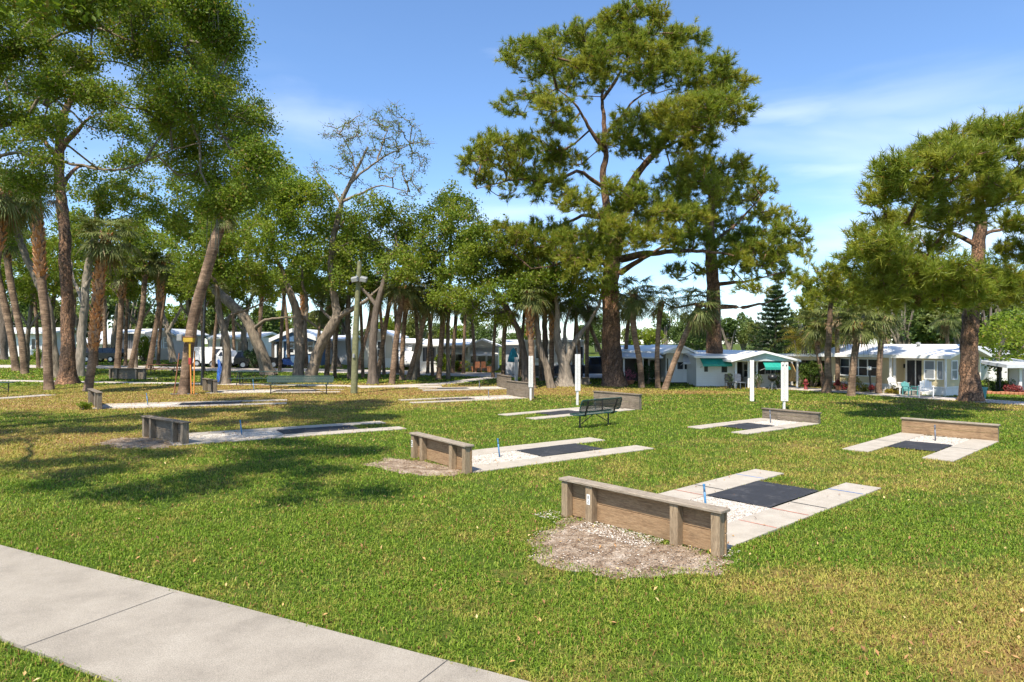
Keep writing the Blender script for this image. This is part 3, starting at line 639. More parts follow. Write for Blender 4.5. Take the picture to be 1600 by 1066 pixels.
C1 = addpit(3, (-10.7, 20.6), (.853, .523), 7.4, 1.30, 2.8, 2.2, 3.4, 6.0, .68, 'at the edge of the tree shade on the left', grey=True, bn=(.63, .78))
D1 = addpit(4, (-19.75, 31.6), (.95, .31), 8.6, 1.3, 3.4, 2.2, 3.6, 6.4, .78, 'next to the booted palm with a tuft of weeds', grey=True, sz=.6, bn=(.78, .62))
A2 = addpit(5, (13.95, 21.3), (-.73, -.683), 5.05, 1.3, 2.65, 1.35, 2.0, 3.7, .52, 'alone at the far right of the lawn', front=False, steel='darksteel')
B2 = addpit(6, (10.75, 25.75), (-.79, -.61), 4.75, 1.2, 2.3, 1.35, 2.0, 3.7, .42, 'in front of the white post with two holes', front=False, grey=True, steel='darksteel')
C2 = addpit(7, (4.85, 31.0), (-.77, -.64), 6.1, 1.2, 2.8, 1.4, 2.6, 4.6, .72, 'behind the green bench', front=False, grey=True, steel='darksteel')
D2 = addpit(8, (.4, 37.5), (-.883, -.47), 6.7, 1.2, 2.9, 1.9, 2.9, 4.9, .85, 'before a pair of white posts', front=False, grey=True, steel='darksteel')
E1 = addpit(9, (-18.7, 41.3), (.99, .12), 8.0, 1.4, 3.0, 2.6, 3.8, 6.4, .8, 'beside the palm that carries the yellow rack', grey=True, sz=.75, bn=(.80, .60))
E2 = addpit(10, (-.6, 44.4), (-.96, -.28), 5.5, 1.2, 3.0, 1.6, 2.4, 4.4, .85, 'in deep shade behind the pair of white posts', front=False, grey=True, steel='darksteel')
F1 = addpit(11, (-30.0, 52.0), (.25, .97), 5.0, 1.3, 3.4, 1.6, 2.4, 4.0, .85, 'standing square to the camera before the brown table', grey=True)
Hh = addpit(12, (4.3, 47.0), (.2, .98), 3.0, 1.2, 2.4, 1.2, 1.6, 2.6, .5, 'under the pale many-stemmed oak', grey=True)
I1 = addpit(13, (14.9, 46.0), (-.15, .98), 3.0, 1.2, 2.2, 1.2, 1.6, 2.6, .62, 'before the thick pine and the white home', grey=True)
# lane of one more pit that runs in from the left edge of the view
band('side_lane', [(-120, 625), (-20, 624), (30, 621), (78, 617.5)], 1.1, M['lane'], .03)

# worn patches: polygons in plan with a ragged rim
def patch(name, px, mat, seed, z=.004, rag=.26, kind='structure', keep=True):
    g = np.random.default_rng(seed); c = np.array([g2(*p) for p in px]); c = np.vstack([c, c[:1]]); q = []
    for a, b in zip(c[:-1], c[1:]):
        n = max(2, int(np.linalg.norm(b - a) / .12)); t = np.linspace(0, 1, n, endpoint=False)[:, None]; q.append(a * (1 - t) + b * t)
    q = np.vstack(q); ctr = q.mean(0); ph = g.uniform(0, 6, 4); k = np.arange(len(q)) / len(q) * 6.283; s = 1 + rag * (.5 * np.sin(3 * k + ph[0]) + .4 * np.sin(7 * k + ph[1]) + .3 * np.sin(13 * k + ph[2])) * .5 + g.normal(0, rag * .12, len(q))
    q = ctr + (q - ctr) * s[:, None] * 1.08
    if keep: KEEP.append(ctr + (q - ctr) * .80); SOFT.append(q)
    v = [(*ctr, z + .012)] + [(*(ctr + (p - ctr) * .6), z + .010) for p in q] + [(*p, z - .002) for p in q]; m = len(q)
    f = [(0, 1 + i, 1 + (i + 1) % m) for i in range(m)] + [(1 + i, 1 + m + i, 1 + m + (i + 1) % m, 1 + (i + 1) % m) for i in range(m)]
    o = mk(name, v, f, mat, None, True); tag(o, None, None, None, kind); return ctr + (q - ctr) * 1.06
PA = patch('bare_earth', [(835, 850), (862, 822), (905, 812), (960, 826), (1040, 850), (1100, 865), (1128, 876), (1090, 892), (1015, 903), (930, 898), (865, 882)], M['dirt'], 1)
PB = patch('bare_earth', [(582, 727), (610, 716), (650, 720), (700, 730), (748, 736), (700, 742), (630, 741)], M['dirt'], 2)
PC = patch('bare_earth', [(155, 694), (190, 684), (235, 684), (280, 692), (260, 699), (190, 701)], M['dirt'], 3)
# loose shell and bark chips on them (uncountable)
def bits(name, polys, n, size, mat, seed, zz=.02, flat=.45, kind='stuff'):
    g = np.random.default_rng(seed); V = []; Fc = []; k = 0
    for q, m in zip(polys, n):
        q = np.asarray(q)[:, :2]; lo, hi = q.min(0), q.max(0); p = g.uniform(lo, hi, (m * 3, 2)); p = p[inside(q, p[:, 0], p[:, 1])][:m]
        for x, y in p:
            s = size * g.uniform(.4, 1.5); a = g.normal(size=(4, 3)); a /= np.linalg.norm(a, axis=1)[:, None]; a *= s; a[:, 2] *= flat; a += [x, y, zz + s * .15]; V.append(a); Fc.append([(k, k + 1, k + 2), (k, k + 2, k + 3), (k, k + 3, k + 1), (k + 1, k + 3, k + 2)]); k += 4
    o = mk(name, np.vstack(V), np.vstack(Fc), mat); return tag(o, None, None, None, kind)
def quad(Lw, u0, u1, v0, v1): return np.array([Lw(u0, v0), Lw(u1, v0), Lw(u1, v1), Lw(u0, v1)])
bits('shell_gravel', [quad(A1[0], .1, 3.0, -.66, .66), quad(B1[0], .1, 2.7, -.63, .63), quad(A2[0], .1, 2.0, -.62, .62), quad(C1[0], .1, 3.3, -.63, .63), quad(B2[0], .1, 2, -.6, .6),
      quad(A1[0], -.62, -.02, -.9, .55), quad(A1[0], -.5, 0, -1.9, -1.45), quad(A1[0], -.1, .3, 1.4, 1.6)], [2600, 1600, 900, 1200, 500, 1300, 160, 60], .017, M['shell'], 5, .03)
bits('bark_mulch', [PA, PB, PC], [2600, 1400, 1000], .018, M['mulch'], 6, .03, .25)
bits('shell_scatter', [PA, PA], [500, 300], .012, M['shell'], 8, .035)

# ------------------------------------------------------------------ grass blades
def grass():
    g = np.random.default_rng(3); tot = []
    def zone(y0, y1, dens, h, w, two):
        xm = lambda y: .86 * y + 1.5
        area = (xm(y0) + xm(y1)) * (y1 - y0); n = int(area * dens); y = np.sqrt(g.uniform(y0 ** 2, y1 ** 2, n)); x = g.uniform(-1, 1, n) * xm(y)
        ok = np.ones(n, bool)
        for q in KEEP:
            q = np.asarray(q)[:, :2]; lo, hi = q.min(0), q.max(0); c = (x > lo[0] - .1) & (x < hi[0] + .1) & (y > lo[1] - .1) & (y < hi[1] + .1) & ok; idx = np.where(c)[0]
            if len(idx): xi, yi = x[idx], y[idx]; wv = .022 * (np.sin(xi * 9 + yi * 4) + np.sin(xi * 23 - yi * 17) + g.normal(0, .8, len(idx))); ok[idx[inside(q, xi + wv, yi + wv * .7)]] = False
        for q in SOFT: ok &= ~(inside(q, x, y) & (g.random(n) < .62))
        # clumpiness: thinner where waves cancel
        k = np.sin(x * 2.1 + np.sin(y * 1.3) * 2) + np.sin(y * 2.7 + np.sin(x * 1.7) * 2) + np.sin(x * 7 + y * 5) * .7 + np.sin(x * 3.7 - y * 8.1) * .7; ok &= g.random(n) < np.clip(.70 + .16 * k, .25, 1)
        x, y = x[ok], y[ok]; n = len(x); z = zg(y); az = g.uniform(0, 6.283, n); H = h * g.uniform(.45, 1.35, n); lean = np.abs(g.normal(.75, .4, n)); W = w * g.uniform(.6, 1.3, n)
        dx, dy = np.cos(az), np.sin(az); sx, sy = -dy * W / 2, dx * W / 2; b = np.stack([x, y, z], 1)
        s = np.stack([sx, sy, np.zeros(n)], 1); e1 = b + np.stack([dx * H * lean * .35, dy * H * lean * .35, H * .6], 1); e2 = b + np.stack([dx * H * lean, dy * H * lean, H * np.clip(1 - lean * .35, .3, 1)], 1)
        if two:
            v = np.stack([b - s, b + s, e1 + s * .9, e1 - s * .9, e2 + s * .1, e2 - s * .1], 1).reshape(-1, 3); i = np.arange(n)[:, None] * 6; f = np.vstack([i + [0, 1, 2, 3], i + [3, 2, 4, 5]])
        else: v = np.stack([b - s, b + s, e2 + s * .15, e2 - s * .15], 1).reshape(-1, 3); f = np.arange(n)[:, None] * 4 + [0, 1, 2, 3]
        tot.append((v, f))
    zone(4.0, 8.0, 3900, .048, .0095, True); zone(8.0, 12.0, 2500, .05, .012, True); zone(12, 19, 1000, .056, .019, False); zone(19, 30, 380, .06, .028, False); zone(30, 46, 130, .07, .05, False); zone(46, 85, 38, .10, .11, False)
    v, f = join(tot); tag(mk('lawn_grass', v, f, M['blade']), 'short mown grass blades covering the lawn', 'grass', None, 'stuff')
# ------------------------------------------------------------------ benches, tables, posts
def bench(name, label, c, ang, L=1.83, back=True, seat_z=.46, hb=.95):
    """x along the bench, +y is the side the sitter faces"""
    t = thing(name, label, 'bench', c, ang, 'green metal park benches'); h = L / 2
    def panel(nm, y0, z0, y1, z1, th=.03, par=t):
        ln = math.hypot(y1 - y0, z1 - z0); ny, nz = -(z1 - z0) / ln * th / 2, (y1 - y0) / ln * th / 2; r = .09; mb = MB(); uy, uz = (y1 - y0) / ln, (z1 - z0) / ln
        out = []
        for cx, cl in ((-h + r, r), (h - r, r), (h - r, ln - r), (-h + r, ln - r)):
            k = {(True, True): 180, (False, True): 270, (False, False): 0, (True, False): 90}[(cx < 0, cl == r)]
            for a in range(0, 91, 18): out.append((cx + r * math.cos(R(k + a)), cl + r * math.sin(R(k + a))))
        poly = [(x, y0 + uy * l - ny, z0 + uz * l - nz) for x, l in out]; mb.prism(poly, (0, 2 * ny, 2 * nz)); o = mb.build(nm, M['greenmesh'], par)
        rim = MB(); pp = [(x, y0 + uy * l, z0 + uz * l) for x, l in out]; rim.path(pp + pp[:1], .020, 6); rim.build('rim', M['greenmetal'], o); return o
    panel('seat', -.20, seat_z - .02, .22, seat_z)
    if back:
        panel('backrest', -.27, seat_z + .10, -.40, hb)
        for x in (-.02, ):
            MB().box(x - .018, x + .018, -.42, -.385, seat_z + .1, hb).build('back_strap', M['blackmetal'], t)
        MB().bar((-h + .06, -.365, (seat_z + .1 + hb) / 2), (h - .06, -.365, (seat_z + .1 + hb) / 2), .012).build('back_strap', M['blackmetal'], t)
    for s in (-1, 1):
        x = s * (h - .32); f = MB().bar((x, 0, -.02), (x, 0, seat_z - .03), .030, 10); f.bar((x, -.26, seat_z - .045), (x, .18, seat_z - .045), .026, 8)
        if back: f.bar((x, -.25, seat_z - .045), (x, -.44, hb - .03), .032, 8)
        f.lathe([(.07, -.01), (.07, .01), (.03, .015)], (x, 0, 0), 12); f.build('leg', M['blackmetal'], t, False)
        MB().bar((x, 0, .12), (s * .04, 0, seat_z - .05), .016, 8).build('brace', M['blackmetal'], t)
    return t
def g3(x, y): p = G(x, y); return (p[0], p[1], p[2])
p = (G(905.5, 669) + G(951, 664)) / 2
bench('park_bench', 'green perforated metal bench with black legs seen from behind on the open lawn', p, math.atan2(.65, .76), 2.15, True, .50, 1.02)
p = (G(430, 617) + G(503, 617)) / 2
bench('park_bench', 'long green metal bench with black legs in front of the twin oak trunks', p, math.pi, 3.9, True, .62, 1.08)
bench('park_bench', 'backless dark bench cut off by the left edge of the photo', (*g2(-14, 613), 0), R(8), 2.6, False, .62)
def picnic(label, c, ang, L, mat, legm, H=.78, leg2='leg'):
    t = thing('picnic_table', label, 'picnic table', c, ang, 'picnic tables under the trees'); h = L / 2
    MB().bbox(-h, h, -.42, .42, H - .05, H, .01).build('table_top', mat, t)
    for s in (-1, 1): MB().bbox(-h, h, s * .85 - .16, s * .85 + .16, H * .58 - .045, H * .58, .01).build('bench_seat', mat, t)
    for s in (-1, 1):
        x = s * (h - .5); MB().bar((x, 0, 0), (x, 0, H - .05), .045, 8).bar((x, -.8, H * .58 - .07), (x, .8, H * .58 - .07), .03, 8).bar((x, -.75, 0), (x, -.35, H - .05), .03, 8).bar((x, .75, 0), (x, .35, H - .05), .03, 8).build('leg', legm, t)
        MB().bar((x, 0, .15), (0, 0, H - .06), .02).build('brace', legm, t)
    return t
picnic('green metal picnic table behind the long green bench', (*g2(402, 601), 0), R(4), 3.4, M['greenmesh'], M['blackmetal'], 1.05)
picnic('dark brown wooden picnic table behind the square-standing backboard', (*g2(256, 585), float(G(256, 585)[2])), R(2), 3.2, M['brownwood'], M['darkbark'], .85)

def score_post(label, px, py, hgt, w=.30, split=.82, rz=0., notch=True):
    b = G(px, py); t = thing('score_post', label, 'white post', b, rz, 'white vinyl score posts')
    MB().bbox(-.05, .05, -.05, .05, -.05, hgt * .96, .006).build('post', M['whitevinyl'], t)
    z0 = hgt * (1 - split)
    for s in (-1, 1): MB().bbox(min(s * .008, s * w / 2), max(s * .008, s * w / 2), -.085, -.052, z0, hgt, .006).build('score_board', M['whitevinyl'], t)
    n = 22; mb = MB()
    for k in range(n):
        z = z0 + .07 + (hgt - z0 - .3) * k / n
        for a in digits(str(n - k)[-1], .035): mb.box(a[0] * .8 - .055, a[1] * .8 - .055, -.0875, -.0855, z + a[2], z + a[3]); mb.box(a[0] * .8 + .055, a[1] * .8 + .055, -.0875, -.0855, z + a[2], z + a[3])
    mb.build('score_numbers', M['darksteel'], t)
    if notch:
        for s in (-1, 1): MB().bar((s * w * .25, -.09, hgt - .14), (s * w * .25, -.086, hgt - .14), .03, 10).bar((s * w * .25 - .012, -.10, hgt - .17), (s * w * .25 + .02, -.095, hgt - .10), .012, 6).build('peg', M['blackmetal'], t)
    return t
score_post('white vinyl post with two dark holes near its top', 1225, 640, 2.15, .33)
score_post('plain white post standing just left of the holed post', 1175, 628, 2.15, .20, .98, R(-20), False)
score_post('white post with a cap in front of the big pine, left of the green bench', 902, 633, 2.48, .27, .72, R(15), False)
score_post('front one of the pair of white posts left of the big pine', 829, 626, 2.35, .24, .7, R(10), False)
score_post('rear one of the pair of white posts beside the turquoise umbrella', 806, 600, 1.9, .24, .9, R(25), False)

# pole with floodlights
b = G(553, 615); t = thing('light_pole', 'leaning green-stained wooden pole with a pair of grey floodlights', 'light pole', b); pl = MB()
top = P(562, 408, b[1]) - b; pts = catmull(np.array([[0, 0, -.2, .21], [*(top * .5 + [-.05, 0, 0]), .18], [*top, .13]]), .5); v, f = tube(pts, 12, .02); mk('pole', v, f, M['creosote'], t, True)
lp = P(563, 437, b[1]) - b
for s in (-1, 1):
    fx = MB().bbox(-.20, .20, -.20, .16, -.14, .14, .03, Matrix.Translation((lp[0] + s * .26, -.26, lp[2])) @ Matrix.Rotation(R(18), 4, 'X') @ Matrix.Rotation(R(12 * s), 4, 'Y')); o = fx.build('floodlight', M['greyplastic'], t)
    MB().bbox(-.16, .16, -.215, -.203, -.11, .11, .003, Matrix.Translation((lp[0] + s * .26, -.26, lp[2])) @ Matrix.Rotation(R(18), 4, 'X') @ Matrix.Rotation(R(12 * s), 4, 'Y')).build('lens', M['lampglass'], o)
MB().bar((lp[0] - .3, -.12, lp[2] - .12), (lp[0] + .3, -.12, lp[2] - .12), .03).build('bracket', M['greyplastic'], t)
q = P(554, 556, b[1]) - b; MB().bbox(q[0] - .06, q[0] + .06, -.28, -.17, q[2] - .12, q[2] + .12, .01).build('junction_box', M['greyplastic'], t)
# black lamp post
b = G(316, 603); t = thing('lamp_post', 'tall slim black lamp post beside the palm with the yellow rack', 'lamp post', b); hz = ZW(447, b[1]) - b[2]; dx = XW(321, b[1]) - b[0]
MB().bar((0, 0, 0), (0, 0, .7), .13, 12, .10).bar((0, 0, .7), (dx, 0, hz), .095, 12, .07).build('pole', M['blackmetal'], t, False)
MB().lathe([(.09, 0), (.16, .05), (.17, .4), (.22, .42), (.05, .6), (.0, .66)], (dx, 0, hz), 10).build('lantern', M['blackmetal'], t)
# tools hung on the palm trunk
bp = G(287, 616); Yp = bp[1] - .62
def PP(x, y, Y=Yp): return P(x, y, Y)
t = thing('tool_rack', 'yellow tray and long yellow handle fixed to the leaning palm trunk', 'tool rack', PP(295, 531)); b = PP(295, 531)
MB().bbox(-.29, .29, -.12, .16, -.15, .13, .03).build('tray', M['yellow'], t); MB().bbox(-.30, .30, -.13, .17, .132, .17, .01).build('tray_lid', M['brownwood'], t)
MB().box(.02, .12, -.04, .0, -1.05, -.16).build('handle', M['yellow'], t); MB().bbox(.0, .16, -.06, .03, -1.45, -1.05, .02).build('grip', M['redcloth'], t)
tb = PP(281, 528); t = MB().bbox(-.16, .16, -.1, .1, -.2, .2, .04).build('meter_box', M['greyplastic']); t.location = tb; tag(t, 'grey box strapped to the palm left of the yellow tray', 'box')
for k, (x0, y0, x1, y1, mt, lb) in enumerate([(299, 601, 297, 550, 'orange', 'rake with orange handle leaning on the palm nearest the trunk'), (303, 598, 304, 548, 'orange', 'rake with orange handle leaning nearest the black lamp post'), (272, 598, 280, 552, 'orange', 'thin brown pole leaning on the left side of the racked palm')]):
    Yk = bp[1] - .35; a = P(x0, y0, Yk); a[2] = .03; bb_ = P(x1, y1, Yk + .25); t = thing('rake', lb, 'rake', a, 0, 'tools leaning on the palm'); d = Vector(bb_ - a)
    MB().bar((0, 0, 0), d, .035, 8).build('handle', M[mt if k < 2 else 'brownwood'], t)
    mb = MB().box(-.22, .22, -.02, .02, -.01, .03)
    for s in range(9): mb.bar((-.2 + s * .05, 0, .01), (-.2 + s * .05, -.09, -.015), .007, 5)
    mb.build('rake_head', M['darksteel'], t)
# blue tarpaulin wound round the oak foot
b = G(350, 597); mb = MB(); g = random.Random(4); n = 22; rows = 10; vs = []
for j in range(rows + 1):
    for i in range(n): a = 6.283 * i / n; rr = .36 + .05 * math.sin(3 * a + j) + .05 * math.sin(7 * a - j * .5) + .10 * (1 - j / rows); vs.append((rr * math.cos(a), rr * math.sin(a), (1.45 + .28 * math.sin(a * 2 + 1) + .1 * math.sin(a * 5)) * j / rows))
mb.add(vs, [(j * n + i, j * n + (i + 1) % n, (j + 1) * n + (i + 1) % n, (j + 1) * n + i) for j in range(rows) for i in range(n)])
o = mb.build('tarpaulin', M['blue'], None, True); o.location = b + np.array([0, -.05, 0]); tag(o, 'blue tarpaulin wrapped round the foot of an oak trunk', 'tarpaulin')

# ------------------------------------------------------------------ homes
class Home:
    def __init__(s, name, label, px, py, Y, cat='house', group='mobile homes along the road'):
        s.Y = Y; s.o = np.array([XW(px, Y), Y, float(zg(Y))]); s.t = thing(name, label, cat, s.o, 0, group)
    def X(s, px, Y=None): return XW(px, Y or s.Y) - s.o[0]
    def Z(s, py, Y=None): return ZW(py, Y or s.Y) - s.o[2]
    def box(s, name, px0, px1, py0, py1, dep, mat, Y=None, b=.0, par=None, ground=False):
        Y = Y or s.Y; z0 = -.15 if ground else s.Z(py1, Y); mb = MB(); a = (s.X(px0, Y), s.X(px1, Y), Y - s.Y, Y - s.Y + dep, z0, s.Z(py0, Y)); mb.box(*a); return mb.build(name, M[mat], par or s.t)
    def win(s, px0, px1, py0, py1, cols=1, rows=2, Y=None, glass='glass', fw=.07, d=.06):
        Y = (Y or s.Y) - s.Y; x0, x1, z1, z0 = s.X(px0, Y + s.Y), s.X(px1, Y + s.Y), s.Z(py0, Y + s.Y), s.Z(py1, Y + s.Y); mb = MB()
        mb.box(x0 - fw, x0, Y - d, Y - .003, z0 - fw, z1 + fw).box(x1, x1 + fw, Y - d, Y - .003, z0 - fw, z1 + fw).box(x0, x1, Y - d, Y - .003, z1, z1 + fw).box(x0, x1, Y - d - .03, Y - .003, z0 - fw, z0)
        for k in range(1, cols): x = x0 + (x1 - x0) * k / cols; mb.box(x - fw * .45, x + fw * .45, Y - d + .004, Y - .008, z0, z1)
        for k in range(1, rows): z = z0 + (z1 - z0) * k / rows; mb.box(x0, x1, Y - d + .012, Y - .012, z - fw * .3, z + fw * .3)
        w = mb.build('window', M['trim'], s.t); MB().box(x0, x1, Y - .03, Y - .022, z0, z1).build('pane', M[glass], w); return w
    def roof_front(s, px0, px1, pye, pyr, depth_e, depth_r, mat='roof', th=.14, over=0, name='roof'):   # ridge parallel to the picture: eave (front) and ridge depth
        Ye, Yr = s.Y + depth_e, s.Y + depth_r; x0, x1 = s.X(px0, Ye), s.X(px1, Ye); ze, zr = s.Z(pye, Ye), s.Z(pyr, Yr); mb = MB()
        mb.prism([(x0, depth_e, ze - th), (x0, depth_e, ze), (x0, depth_r, zr), (x0, depth_r * 2 - depth_e, ze), (x0, depth_r * 2 - depth_e, ze - th), (x0, depth_r, zr - th)], (x1 - x0, 0, 0)); return mb.build(name, M[mat], s.t)
    def gable(s, px0, px1, pxm, pye, pyr, d0, d1, mat='roof', th=.16, wall='white', pyw=None, wy=None, inset=0):  # ridge running away from the viewer
        Yf = s.Y + d0; x0, x1, xm = s.X(px0, Yf), s.X(px1, Yf), s.X(pxm, Yf); ze, zr = s.Z(pye, Yf), s.Z(pyr, Yf); mb = MB()
        mb.prism([(x0, d0, ze - th), (x0, d0, ze), (xm, d0, zr), (x1, d0, ze), (x1, d0, ze - th), (xm, d0, zr - th)], (0, d1 - d0, 0)); r = mb.build('roof', M[mat], s.t)
        k = .25; zi = ze - th + (zr - ze) * k / max(xm - x0, .1) - .01
        MB().prism([(x0 + k, d0 + .22, zi), (xm, d0 + .22, zr - th - .01), (x1 - k, d0 + .22, zi)], (0, .08, 0)).build('gable_wall', M[wall], s.t); return r
    def awn(s, px0, px1, py0, py1, out=.7, mat='awning', Y=None, th=.04, taper=0):
        Y = Y or s.Y; y = Y - s.Y; x0, x1, z1 = s.X(px0, Y), s.X(px1, Y), s.Z(py0, Y); z0 = s.Z(py1, Y - out); mb = MB(); f = MB(); drop = .12
        mb.add([(x0 + taper, y - .01, z1), (x1 - taper, y - .01, z1), (x1, y - out, z0), (x0, y - out, z0), (x0 + taper, y - .01, z1 - th), (x1 - taper, y - .01, z1 - th), (x1, y - out, z0 - th), (x0, y - out, z0 - th)], [(0, 3, 2, 1), (4, 5, 6, 7), (0, 4, 7, 3), (1, 2, 6, 5), (3, 7, 6, 2), (0, 1, 5, 4)])
        a = mb.build('awning', M[mat], s.t)
        MB().box(x0, x1, y - out - .03, y - out - .004, z0 - drop - th, z0 - th * .2).build('valance', M[mat], a)
        MB().bar((x0 + .06, y - .02, z0 - .25), (x0 + .06, y - out + .02, z0 - .05), .02).bar((x1 - .06, y - .02, z0 - .25), (x1 - .06, y - out + .02, z0 - .05), .02).build('strut', M['trim'], a); return a

# 1 beige home at the right: its long side runs obliquely towards the viewer and ends in a gable
def beige_home():
    t = thing('mobile_home', 'long beige home with white metal roof behind the right-hand pine', 'house', (24.9, 38.0, 0), math.atan2(-.856, .517), 'mobile homes along the road')
    def bx(n, x0, x1, y0, y1, z0, z1, m, par=t): return MB().box(x0, x1, y0, y1, z0, z1).build(n, M[m], par)
    L = 7.4; W = 3.74
    bx('wall', -L, -2.98, 0, W, .5, 2.2, 'beige'); bx('skirt', -L, -2.98, .03, W, -.1, .5, 'skirt')
    bx('porch_wall', -2.98, -1.32, .9, W, -.1, 2.2, 'beige'); bx('bay_wall', -1.32, 0, -.25, W, .5, 2.2, 'beige'); bx('skirt', -1.32, -.03, -.22, W - .03, -.1, .5, 'skirt')
    bx('porch_floor', -3.4, -1.32, -.6, .9, 0, .22, 'farwalk'); bx('skirt_trim', -1.34, .02, -.27, -.252, .47, .53, 'trim'); bx('skirt_trim', .0, .025, -.25, W, .47, .53, 'trim'); bx('skirt_trim', -L, -2.98, -.02, -.002, .47, .53, 'trim')
    for x, y in ((-3.02, -.45), (-3.02, 0.0)): bx('porch_post', x - .06, x + .06, y - .06, y + .06, 0, 2.14, 'trim')
    bx('corner_trim', -.06, .022, -.272, -.19, .5, 2.2, 'trim'); bx('corner_trim', -.06, .022, W - .06, W + .02, .5, 2.2, 'trim'); bx('downpipe', -.02, .06, -.36, -.28, 0, 2.15, 'trim'); bx('downpipe', -L + .1, -L + .17, -.08, -.01, 0, 2.15, 'trim')
    def win(x0, x1, z0, z1, cols, rows, y=0., glass='glass', side=False, fw=.06):
        mb = MB(); q = (lambda a, b, c, d, e, f: mb.box(a, b, y + c, y + d, e, f)) if not side else (lambda a, b, c, d, e, f: mb.box(-d + .0, -c, a, b, e, f))
        q(x0 - fw, x0, -.05, -.002, z0 - fw, z1 + fw); q(x1, x1 + fw, -.05, -.002, z0 - fw, z1 + fw); q(x0, x1, -.05, -.002, z1, z1 + fw); q(x0, x1, -.08, -.002, z0 - fw, z0)
        for k in range(1, cols): x = x0 + (x1 - x0) * k / cols; q(x - .03, x + .03, -.045, -.005, z0, z1)
        for k in range(1, rows): z = z0 + (z1 - z0) * k / rows; q(x0, x1, -.04, -.008, z - .02, z + .02)
        w = mb.build('window', M['trim'], t); p = MB()
        p.box(x0, x1, y - .025, y - .018, z0, z1) if not side else p.box(.018, .025, x0, x1, z0, z1); p.build('pane', M[glass], w)
    win(-6.5, -4.1, .98, 2.0, 4, 2); win(-2.75, -1.75, .34, 1.98, 2, 1, .9, fw=.1); win(-1.12, -.62, .98, 1.98, 1, 2, -.25, 'blind'); win(-.42, -.16, .98, 1.98, 1, 1, -.25, 'blind', fw=.05); win(.35, .95, .98, 1.98, 1, 2, 0, 'blind', True); win(2.6, 3.2, .98, 1.98, 1, 2, 0, 'blind', True)
    ov = .62; ze = 2.22; zr = 2.86; ym = W / 2; mb = MB(); mb.prism([(-L - .3, -ov, ze - .05), (-L - .3, -ov, ze + .11), (-L - .3, ym, zr + .1), (-L - .3, W + ov * .6, ze + .13), (-L - .3, W + ov * .6, ze - .03), (-L - .3, ym, zr - .06)], (L + .75, 0, 0)); r = mb.build('roof', M['roof'], t)
    MB().prism([(.0, -.25, 2.2), (0, ym, zr - .1), (0, W, 2.2)], (-.08, 0, 0)).build('gable_wall', M['beige'], t)
    bx('fascia', -L - .3, .45, -ov - .03, -ov - .004, ze - .08, ze + .1, 'trim', r); MB().lathe([(.09, 0), (.09, .22), (.16, .24), (.12, .36), (0, .38)], (-2.3, ym - .6, zr - .15), 10).build('roof_vent', M['greyplastic'], r)
    bx('utility_box', .005, .14, 1.35, 1.75, 1.2, 1.75, 'trim'); bx('porch_lamp', -2.95, -2.86, .82, .9, 1.5, 1.75, 'blackmetal')
    # carport beyond the left end
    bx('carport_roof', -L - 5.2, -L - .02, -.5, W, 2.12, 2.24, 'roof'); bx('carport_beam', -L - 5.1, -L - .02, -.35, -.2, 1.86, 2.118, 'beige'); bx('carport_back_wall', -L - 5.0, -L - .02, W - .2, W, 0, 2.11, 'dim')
    for x in (-L - 5.0, -L - 2.6): bx('carport_post', x, x + .1, -.32, -.22, 0, 1.86, 'trim')
    return t
beige_home()
# 2 white home with green awnings
h = Home('mobile_home', 'white gabled home with two teal awnings behind the plain white post', 1160, 600, 45.5)
h.gable(1143, 1252, 1196, 562.5, 548.5, -2.2, 9, 'roof', .14, 'greyside'); h.roof_front(1085, 1168, 556.5, 547.5, -.6, 3.4, 'roof', .14)
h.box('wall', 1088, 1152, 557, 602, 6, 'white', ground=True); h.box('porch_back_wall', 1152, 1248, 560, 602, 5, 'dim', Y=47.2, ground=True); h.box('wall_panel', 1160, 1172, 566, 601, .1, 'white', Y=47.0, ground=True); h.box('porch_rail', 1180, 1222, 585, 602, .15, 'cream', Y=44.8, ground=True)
h.box('porch_header', 1150, 1247, 562, 565.5, .2, 'white', Y=44.0)
for x in (1150, 1170, 1183, 1222, 1246): h.box('porch_post', x - 1.2, x + 1.2, 563.5, 602, .12, 'trim', Y=44.1, ground=True)
h.win(1162, 1169, 569, 589, 1, 2, Y=46.9, fw=.06); h.win(1196, 1219, 573, 584, 3, 1, Y=47.15, glass='screen', fw=.06)
h.win(1100, 1106, 568, 581, 1, 1); h.win(1127, 1136, 568, 582, 1, 1); h.awn(1093, 1138, 558.5, 569, .8, 'teal'); h.awn(1186, 1224, 563.5, 574, 1.1, 'teal', Y=43.95, taper=.2)
# 3 white gable with silver awning
h = Home('mobile_home', 'white gabled home with a silver window awning behind the leaning palm', 1060, 598, 48)
h.gable(1036, 1092, 1066, 551, 539, -1.2, 9, 'roof', .15, 'white'); h.roof_front(966, 1060, 549, 539.5, .4, 4.4, 'roof', .14)
h.box('wall', 1040, 1088, 549, 599, 8, 'white', ground=True); h.box('base_board', 1040, 1089, 597.5, 600, .1, 'ink', Y=47.9)
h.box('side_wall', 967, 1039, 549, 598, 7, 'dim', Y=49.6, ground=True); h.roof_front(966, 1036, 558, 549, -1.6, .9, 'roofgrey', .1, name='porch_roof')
for x in (975, 1004): h.box('porch_post', x - 1.3, x + 1.3, 558, 598, .13, 'trim', Y=46.8, ground=True)
h.win(1015, 1025, 563, 590, 1, 1, Y=49.6, glass='screen', fw=.12); h.win(1058, 1067, 566, 577, 1, 1); h.win(1069.5, 1080, 566, 577, 1, 1); h.awn(1062, 1092, 553, 566, 1.0, 'lilac', taper=.25); h.win(1041.5, 1044, 560, 580, 1, 1, fw=.05)
